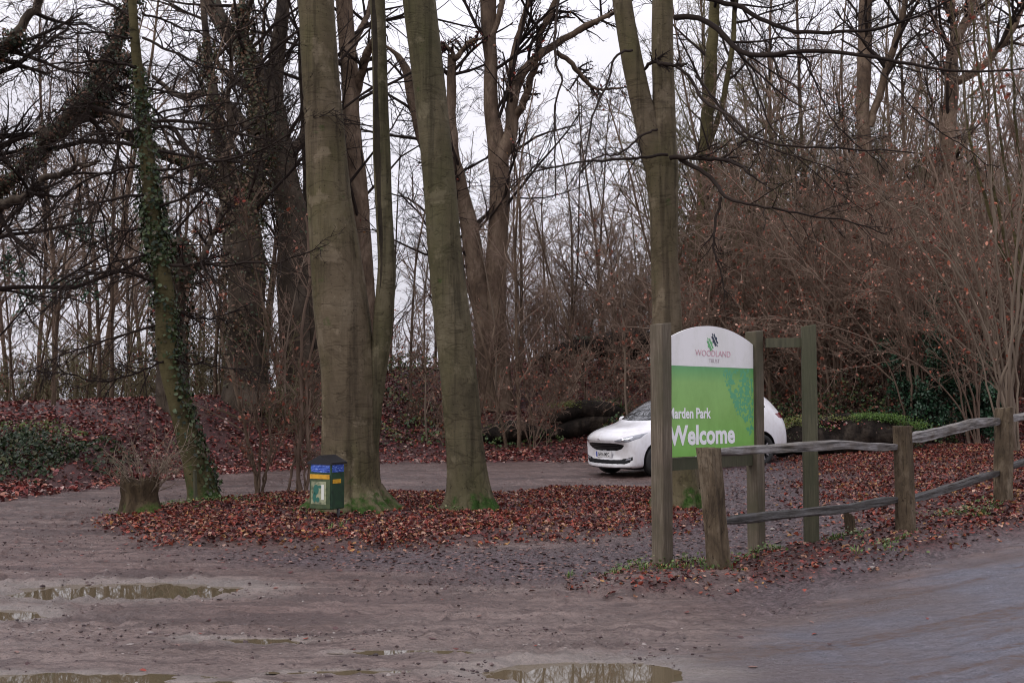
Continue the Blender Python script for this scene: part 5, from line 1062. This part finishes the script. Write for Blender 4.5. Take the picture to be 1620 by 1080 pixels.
m, nt_, bb = mat('blue_liner_plastic'); cr, no = noise_ramp(nt_, 22, [(.4, (.015, .045, .26)), (.6, (.06, .14, .55)), (.68, (.35, .45, .75))], 5, (1, 1, 2.5)); nt_.links.new(cr.outputs[0], bb.inputs['Base Color']); bb.inputs['Roughness'].default_value = .2; bump(nt_, no.outputs['Fac'], bb, .8, .01); M_BAG = m
w = MB(); s = 64; th = np.arange(s) * math.tau / s; c = np.sign(np.cos(th)) * np.abs(np.cos(th)) ** .28; sn = np.sign(np.sin(th)) * np.abs(np.sin(th)) ** .28; rows = []
for j, zz in enumerate(np.linspace(0, .105, 9)):
    k = 1 + .035 * (fbm(th * 4, th * 0 + zz * 40, 5, 3) - .3); rows.append(np.stack([c * (w2 + .006) * k, sn * (d2 + .006) * k, BZ + hb - .125 + zz + .014 * (fbm(th * 2.5, th * 0, 9, 2) - .5) * (j in (0, 1))], -1))
i = np.arange(8)[:, None] * s; k = np.arange(s)[None]; k2 = (k + 1) % s; w.add(np.array(rows).reshape(-1, 3), np.stack([i + k, i + k2, i + s + k2, i + s + k], -1).reshape(-1, 4)); link('bag_liner', w.mesh('bag_liner', M_BAG), bin_)
bm = bmesh.new(); e = .022; zz = BZ + hb - .022
vs = [bm.verts.new(p) for p in ((-w2 - e, -d2 - e, zz), (w2 + e, -d2 - e, zz), (w2 + e, d2 + e, zz), (-w2 - e, d2 + e, zz), (-w2 - e, -d2 - e, zz + .025), (w2 + e, -d2 - e, zz + .025), (w2 + e, d2 + e, zz + .025), (-w2 - e, d2 + e, zz + .025), (0, -d2 - e, zz + .12), (0, d2 + e, zz + .12))]
for f in ((3, 2, 1, 0), (0, 1, 5, 8, 4), (2, 3, 7, 9, 6), (1, 2, 6, 5), (3, 0, 4, 7), (4, 8, 9, 7), (8, 5, 6, 9)): bm.faces.new([vs[i] for i in f])
bm_obj('lid', bm, M_BLK, bin_)
bm = bmesh.new(); bmesh.ops.create_cone(bm, segments=16, radius1=.022, radius2=.022, depth=BZ + .3, cap_ends=True, matrix=Matrix.Translation((.06, d2 + .024, (BZ + .3) / 2 - .1))); bm_obj('pole', bm, M_STEEL, bin_, True)
# ================================================================== CAR
M_PAINT = grimy0('white_car_paint', (.80, .80, .83), (.66, .64, .64), .2, 2.5, Coat_Weight=.6, Coat_Roughness=.05)
M_GLASS = basic('dark_car_glass', (.02, .024, .026), .03, 0, Specular_IOR_Level=.9)
M_BPL = basic('black_plastic', (.006, .006, .007), .55, 0, Specular_IOR_Level=.2); M_RUB = basic('tyre_rubber', (.018, .018, .018), .8); M_ALLOY = basic('alloy_rim', (.42, .42, .44), .3, .9)
M_LAMP = basic('headlamp_lens', (.26, .27, .30), .08, .25, Coat_Weight=1.0); M_CHR = basic('chrome', (.7, .7, .72), .12, 1); M_TAIL = basic('tail_lamp_red', (.16, .006, .012), .12, 0, Coat_Weight=1.0)
def build_car():
    HW = .905
    # x, underside z, width factor, belt z, belt width, cabin side (y,z) mid, roof edge (y,z), roof centre z
    S = [(2.17, .30, .80, .66, .76, (.62, .68), (.45, .69), .70),
         (2.19, .22, .90, .72, .86, (.70, .76), (.50, .785), .80),
         (2.12, .19, .965, .80, .93, (.78, .84), (.56, .87), .885),
         (1.95, .19, .99, .86, .95, (.80, .905), (.58, .94), .955),
         (1.65, .20, 1.0, .92, .955, (.81, .965), (.58, .995), 1.005),
         (1.35, .20, 1.0, .965, .955, (.81, 1.01), (.58, 1.045), 1.06),
         (1.12, .20, 1.0, .985, .95, (.80, 1.07), (.61, 1.14), 1.165),
         (.85, .20, 1.0, 1.0, .95, (.79, 1.18), (.625, 1.29), 1.325),
         (.50, .20, 1.0, 1.01, .95, (.785, 1.29), (.635, 1.455), 1.49),
         (.15, .20, 1.0, 1.02, .95, (.78, 1.34), (.64, 1.56), 1.59),
         (-.40, .20, 1.0, 1.035, .95, (.775, 1.36), (.635, 1.58), 1.61),
         (-1.00, .20, 1.0, 1.055, .95, (.77, 1.37), (.63, 1.565), 1.60),
         (-1.50, .20, 1.0, 1.075, .945, (.76, 1.34), (.615, 1.52), 1.555),
         (-1.80, .22, .995, 1.085, .93, (.73, 1.27), (.58, 1.43), 1.46),
         (-2.00, .24, .98, 1.05, .90, (.74, 1.14), (.58, 1.22), 1.24),
         (-2.12, .26, .965, .95, .88, (.72, .99), (.56, 1.02), 1.03),
         (-2.19, .28, .93, .80, .86, (.68, .83), (.5, .85), .86),
         (-2.17, .36, .84, .66, .78, (.60, .67), (.42, .68), .69)]
    bm = bmesh.new(); rings = []
    for (x, zu, wf, bz, bw, cs, re, rc) in S:
        w = HW * wf; h = bz - zu
        half = [(0, zu), (w * .80, zu), (w * .955, zu + .06 * h), (w * .99, zu + .25 * h), (w, zu + .50 * h), (w * .992, zu + .75 * h), (HW * bw, bz), (cs[0], cs[1]), (re[0], re[1]), (re[0] * .5, (re[1] + rc) / 2 + .012), (0, rc)]
        ring = []
        full = half + [(-y, z) for y, z in half[-2:0:-1]]
        for y, z in full:
            q = (abs(y) / .9); xx = x
            if x > 1.0: xx = x - .34 * q ** 2.4 * min(1, (x - 1.0) / .9)
            if x < -1.2: xx = x + .16 * q ** 2.4 * min(1, (-1.2 - x) / .7)
            ring.append(bm.verts.new((xx, y, z)))
        rings.append(ring)
    n = len(rings[0])
    for a, b2 in zip(rings, rings[1:]):
        for i in range(n): bm.faces.new((a[i], a[(i + 1) % n], b2[(i + 1) % n], b2[i]))
    bm.faces.new(rings[0][::-1]); bm.faces.new(rings[-1]); bmesh.ops.recalc_face_normals(bm, faces=bm.faces[:])
    me = bpy.data.meshes.new('car_tmp'); bm.to_mesh(me); bm.free(); o = bpy.data.objects.new('tmp', me); COL.objects.link(o)
    sd = o.modifiers.new('s', 'SUBSURF'); sd.levels = 3; sd.render_levels = 3
    dg = bpy.context.evaluated_depsgraph_get(); smooth_me = bpy.data.meshes.new_from_object(o.evaluated_get(dg))
    bb_ = bmesh.new(); bb_.from_mesh(smooth_me); tree = BVHTree.FromBMesh(bb_); bb_.free()
    cut = bmesh.new()
    for wx in (1.36, -1.29):
        for s_ in (1, -1): bmesh.ops.create_cone(cut, segments=48, radius1=.375, radius2=.375, depth=.50, cap_ends=True, matrix=Matrix.Translation((wx, s_ * .80, .335)) @ Matrix.Rotation(math.pi / 2, 4, 'X'))
    cm = bpy.data.meshes.new('cut'); cut.to_mesh(cm); cut.free(); cm.materials.append(M_BPL); co = bpy.data.objects.new('cut', cm); COL.objects.link(co)
    me.materials.append(M_PAINT); me.materials.append(M_BPL)
    md = o.modifiers.new('b', 'BOOLEAN'); md.object = co; md.operation = 'DIFFERENCE'; md.solver = 'EXACT'
    try: md.material_mode = 'TRANSFER'
    except Exception: pass
    bpy.context.view_layer.update()
    bod = bpy.data.meshes.new_from_object(o.evaluated_get(bpy.context.evaluated_depsgraph_get()))
    for p in bod.polygons: p.use_smooth = True
    bod.name = 'body'; bpy.data.objects.remove(o); bpy.data.objects.remove(co)
    return bod, tree
cx_, cy_ = 3.81, 24.9; TH = math.radians(60)
fwd = np.array([-math.sin(TH), -math.cos(TH)]); zf = hz(cx_ + fwd[0] * 1.36, cy_ + fwd[1] * 1.36); zr_ = hz(cx_ - fwd[0] * 1.3, cy_ - fwd[1] * 1.3)
car = thing('parked_car', 'white people carrier parked facing left behind the welcome sign', 'car', (cx_, cy_, (zf + zr_) / 2 - .01), 0, None, 1.045)
car.rotation_euler = (0, -math.atan2(zf - zr_, 2.65), math.atan2(fwd[1], fwd[0]))
bod, tree = build_car(); link('body', bod, car)
def cast(mode, a, b2):
    if mode == 'F': o, d = (4, a, b2), (-1, 0, 0)
    if mode == 'R': o, d = (-4, a, b2), (1, 0, 0)
    if mode == 'L': o, d = (a, 3, b2), (0, -1, 0)
    if mode == 'Rt': o, d = (a, -3, b2), (0, 1, 0)
    if mode == 'T': o, d = (a, b2, 4), (0, 0, -1)
    h = tree.ray_cast(Vector(o), Vector(d)); return h[0], h[1]
def patch(name, mode, lo, hi, m, off=.004, nu=14, nv=6, parent=None, u0=0, u1=1, rim=True):
    """surface patch between two curves lo(u), hi(u) -> (a,b), wrapped on the body"""
    bm = bmesh.new(); G = []
    for i in range(nu + 1):
        u = i / nu; A = np.array(lo(u)); B = np.array(hi(u)); row = []
        for j in range(nv + 1):
            p = A + (B - A) * j / nv; c, nn = cast(mode, *p)
            if c is None: c, nn = cast(mode, *(p * .985)); 
            if c is None: row.append(None); continue
            edge = rim and (i in (0, nu) or j in (0, nv))
            row.append(bm.verts.new(c + nn * (off if not edge else -.004)))
        G.append(row)
    for i in range(nu):
        for j in range(nv):
            q = [G[i][j], G[i + 1][j], G[i + 1][j + 1], G[i][j + 1]]
            if None in q: continue
            try: bm.faces.new(q)
            except ValueError: pass
    bmesh.ops.recalc_face_normals(bm, faces=bm.faces[:])
    bm.normal_update()
    if bm.faces:
        f = bm.faces[len(bm.faces) // 2] if True else None; bm.faces.ensure_lookup_table(); f = bm.faces[len(bm.faces) // 2]
        _, nn = cast(mode, *((np.array(lo(.5)) + np.array(hi(.5))) / 2))
        if nn is not None and f.normal.dot(nn) < 0: bmesh.ops.reverse_faces(bm, faces=bm.faces[:])
    return bm_obj2(name, bm, m, parent or car)
def bm_obj2(name, bm, m, parent):
    me = bpy.data.meshes.new(name); bm.to_mesh(me); bm.free(); me.materials.append(m)
    for p in me.polygons: p.use_smooth = True
    return link(name, me, parent)
lerp = lambda a, b_, u: a + (b_ - a) * u
def pl(pts):
    P = np.array(pts, float); us = np.linspace(0, 1, len(P)); return lambda u: (float(np.interp(u, us, P[:, 0])), float(np.interp(u, us, P[:, 1])))
# windscreen (cast from above: x,y), side glass (x,z), rear screen
patch('windscreen', 'T', lambda u: (lerp(1.33, 1.10, abs(2 * u - 1) ** 2.2), lerp(-.74, .74, u)), lambda u: (lerp(.32, .25, abs(2 * u - 1) ** 2), lerp(-.60, .60, u)), M_GLASS, .005, 24, 16)
for md, sg in (('L', 1), ('Rt', -1)):
    patch('side_window', md, pl([(.95, 1.06), (.0, 1.075)]), pl([(.52, 1.27), (.30, 1.40), (.0, 1.47)]), M_GLASS, .005, 10, 8)
    patch('side_window', md, pl([(-.06, 1.075), (-.86, 1.10)]), pl([(-.06, 1.46), (-.86, 1.465)]), M_GLASS, .005, 10, 8)
    patch('side_window', md, pl([(-.93, 1.105), (-1.58, 1.18)]), pl([(-.93, 1.46), (-1.42, 1.41)]), M_GLASS, .005, 10, 8)
    patch('headlight', 'F', pl([(sg * .42, .74), (sg * .58, .705), (sg * .74, .715), (sg * .86, .79)]), pl([(sg * .42, .75), (sg * .58, .805), (sg * .74, .86), (sg * .86, .90)]), M_LAMP, .006, 14, 6)
    hl = [o for o in car.children if o.name.startswith('headlight')][-1]
    patch('lamp_reflector', 'F', pl([(sg * .58, .735), (sg * .65, .735)]), pl([(sg * .58, .79), (sg * .65, .80)]), M_CHR, .012, 5, 4, parent=hl); patch('lamp_reflector', 'F', pl([(sg * .69, .745), (sg * .77, .765)]), pl([(sg * .69, .82), (sg * .77, .84)]), M_CHR, .012, 5, 4, parent=hl)
    patch('fog_light_surround', 'F', pl([(sg * .50, .30), (sg * .66, .32), (sg * .80, .37)]), pl([(sg * .50, .40), (sg * .66, .42), (sg * .80, .455)]), M_BPL, .004, 10, 5)
    patch('fog_light', 'F', pl([(sg * .60, .345), (sg * .76, .375)]), pl([(sg * .60, .395), (sg * .76, .425)]), M_LAMP, .010, 8, 4)
    patch('tail_light', 'R', pl([(sg * .56, .93), (sg * .70, .90), (sg * .86, .94)]), pl([(sg * .58, 1.02), (sg * .70, 1.05), (sg * .84, 1.06)]), M_TAIL, .008, 12, 6)
    patch('tail_light', md, pl([(-2.10, .92), (-1.98, .94), (-1.82, 1.02)]), pl([(-2.06, 1.05), (-1.95, 1.075), (-1.82, 1.045)]), M_TAIL, .007, 12, 6)
    patch('door_handle', md, pl([(-.58, .90), (-.78, .905)]), pl([(-.58, .93), (-.78, .935)]), M_PAINT, .022, 6, 3)
    patch('door_handle', md, pl([(.28, .885), (.08, .89)]), pl([(.28, .915), (.08, .92)]), M_PAINT, .022, 6, 3)
    for xs in (.86, -.03, -.98): patch('door_seam', md, pl([(xs, .30), (xs - .0, 1.0)]), pl([(xs - .008, .30), (xs - .008, 1.0)]), M_BPL, .0015, 10, 1, rim=False)
    bm = bmesh.new(); bmesh.ops.create_uvsphere(bm, u_segments=16, v_segments=10, radius=1, matrix=Matrix.Translation((.86, sg * .985, 1.07)) @ Matrix.Diagonal((.07, .11, .075, 1))); bmesh.ops.create_cone(bm, segments=8, radius1=.03, radius2=.02, depth=.16, cap_ends=True, matrix=Matrix.Translation((.86, sg * .90, 1.03)) @ Matrix.Rotation(math.pi / 2, 4, 'X')); bm_obj('wing_mirror', bm, M_PAINT, car, True)
    for wx in (1.36, -1.29):
        wr = bpy.data.objects.new('wheel', None); COL.objects.link(wr); wr.parent = car; wr.location = (wx, sg * .80, .325)
        prof = [(.215, -.09), (.225, -.105), (.29, -.108), (.318, -.092), (.325, -.06), (.325, .06), (.318, .092), (.29, .108), (.225, .105), (.215, .09)]; s = 40; th = np.arange(s) * math.tau / s
        V = np.array([[(rad * math.cos(a), y_, rad * math.sin(a)) for a in th] for rad, y_ in prof]); i = np.arange(len(prof) - 1)[:, None] * s; k = np.arange(s)[None]; k2 = (k + 1) % s
        mb = MB(); mb.add(V.reshape(-1, 3), np.stack([i + k, i + k2, i + s + k2, i + s + k], -1).reshape(-1, 4)); link('tyre', mb.mesh('tyre', M_RUB), wr)
        bm = bmesh.new()
        for j in range(10):
            a = j * math.tau / 10; Mx = Matrix.Rotation(-a, 4, 'Y') @ Matrix.Translation((.125, sg * .075, 0)); bmesh.ops.create_cube(bm, size=1, matrix=Mx @ Matrix.Diagonal((.19, .03, .028, 1)))
        bmesh.ops.create_cone(bm, segments=20, radius1=.05, radius2=.045, depth=.05, cap_ends=True, matrix=Matrix.Translation((0, sg * .075, 0)) @ Matrix.Rotation(math.pi / 2, 4, 'X'))
        bmesh.ops.create_cone(bm, segments=32, radius1=.218, radius2=.218, depth=.17, cap_ends=False, matrix=Matrix.Rotation(math.pi / 2, 4, 'X'))
        bm_obj('rim', bm, M_ALLOY, wr)
        bm = bmesh.new(); bmesh.ops.create_cone(bm, segments=24, radius1=.205, radius2=.205, depth=.02, cap_ends=True, matrix=Matrix.Rotation(math.pi / 2, 4, 'X')); bm_obj('hub', bm, M_BPL, wr)
patch('rear_window', 'R', pl([(-.60, 1.13), (.60, 1.13)]), pl([(-.50, 1.43), (.50, 1.43)]), M_GLASS, .005, 16, 8)
patch('grille', 'F', pl([(-.60, .65), (-.50, .575), (-.36, .54), (.36, .54), (.50, .575), (.60, .65)]), pl([(-.60, .665), (-.50, .70), (-.3, .725), (.3, .725), (.50, .70), (.60, .665)]), M_BPL, .006, 30, 6)
for zz in (.60, .635, .67): patch('grille_bar', 'F', pl([(-.46, zz), (.46, zz)]), pl([(-.46, zz + .008), (.46, zz + .008)]), basic('grille_bar_grey', (.04, .04, .045), .3), .011, 16, 1, rim=False)
patch('lower_grille', 'F', pl([(-.74, .335), (-.6, .285), (.6, .285), (.74, .335)]), pl([(-.74, .385), (-.6, .385), (.6, .385), (.74, .385)]), M_BPL, .005, 24, 5)
patch('bumper_skirt', 'F', pl([(-.80, .20), (.80, .20)]), pl([(-.80, .235), (.80, .235)]), M_BPL, .004, 20, 3)
patch('bonnet_badge', 'F', pl([(-.055, .762), (.055, .762)]), pl([(-.055, .792), (.055, .792)]), M_CHR, .008, 6, 3)
patch('bonnet_seam', 'F', pl([(-.62, .742), (.62, .742)]), pl([(-.62, .747), (.62, .747)]), M_BPL, .0012, 20, 1, rim=False)
c, nn = cast('F', 0, .47)
bm = bmesh.new(); bm_box(bm, c.x + .0, c.x + .022, -.26, .26, .42, .53, .003); np_ = bm_obj('number_plate', bm, basic('plate_white', (.74, .74, .74), .35), car)
pt = text('plate_text', 'GF16 MFC', .098, 0, 0, M_BPL, np_, .0015, .92, rx=0, ext=.0006)
pt.rotation_euler = Matrix(((0, 0, 1), (1, 0, 0), (0, 1, 0))).to_euler(); pt.location = (c.x + .0235, -.195, .442)
bm = bmesh.new(); bm_box(bm, c.x + .021, c.x + .0232, -.257, -.215, .423, .527, 0); bm_obj('plate_band', bm, basic('plate_blue', (.01, .04, .35), .4), np_)
bm = bmesh.new(); bm_box(bm, -1.9, 1.85, -.72, .72, .17, .30, .03); bm_obj('underbody', bm, M_BPL, car)
print('tris', sum(len(o.data.polygons) for o in sc.objects if o.type == 'MESH'))
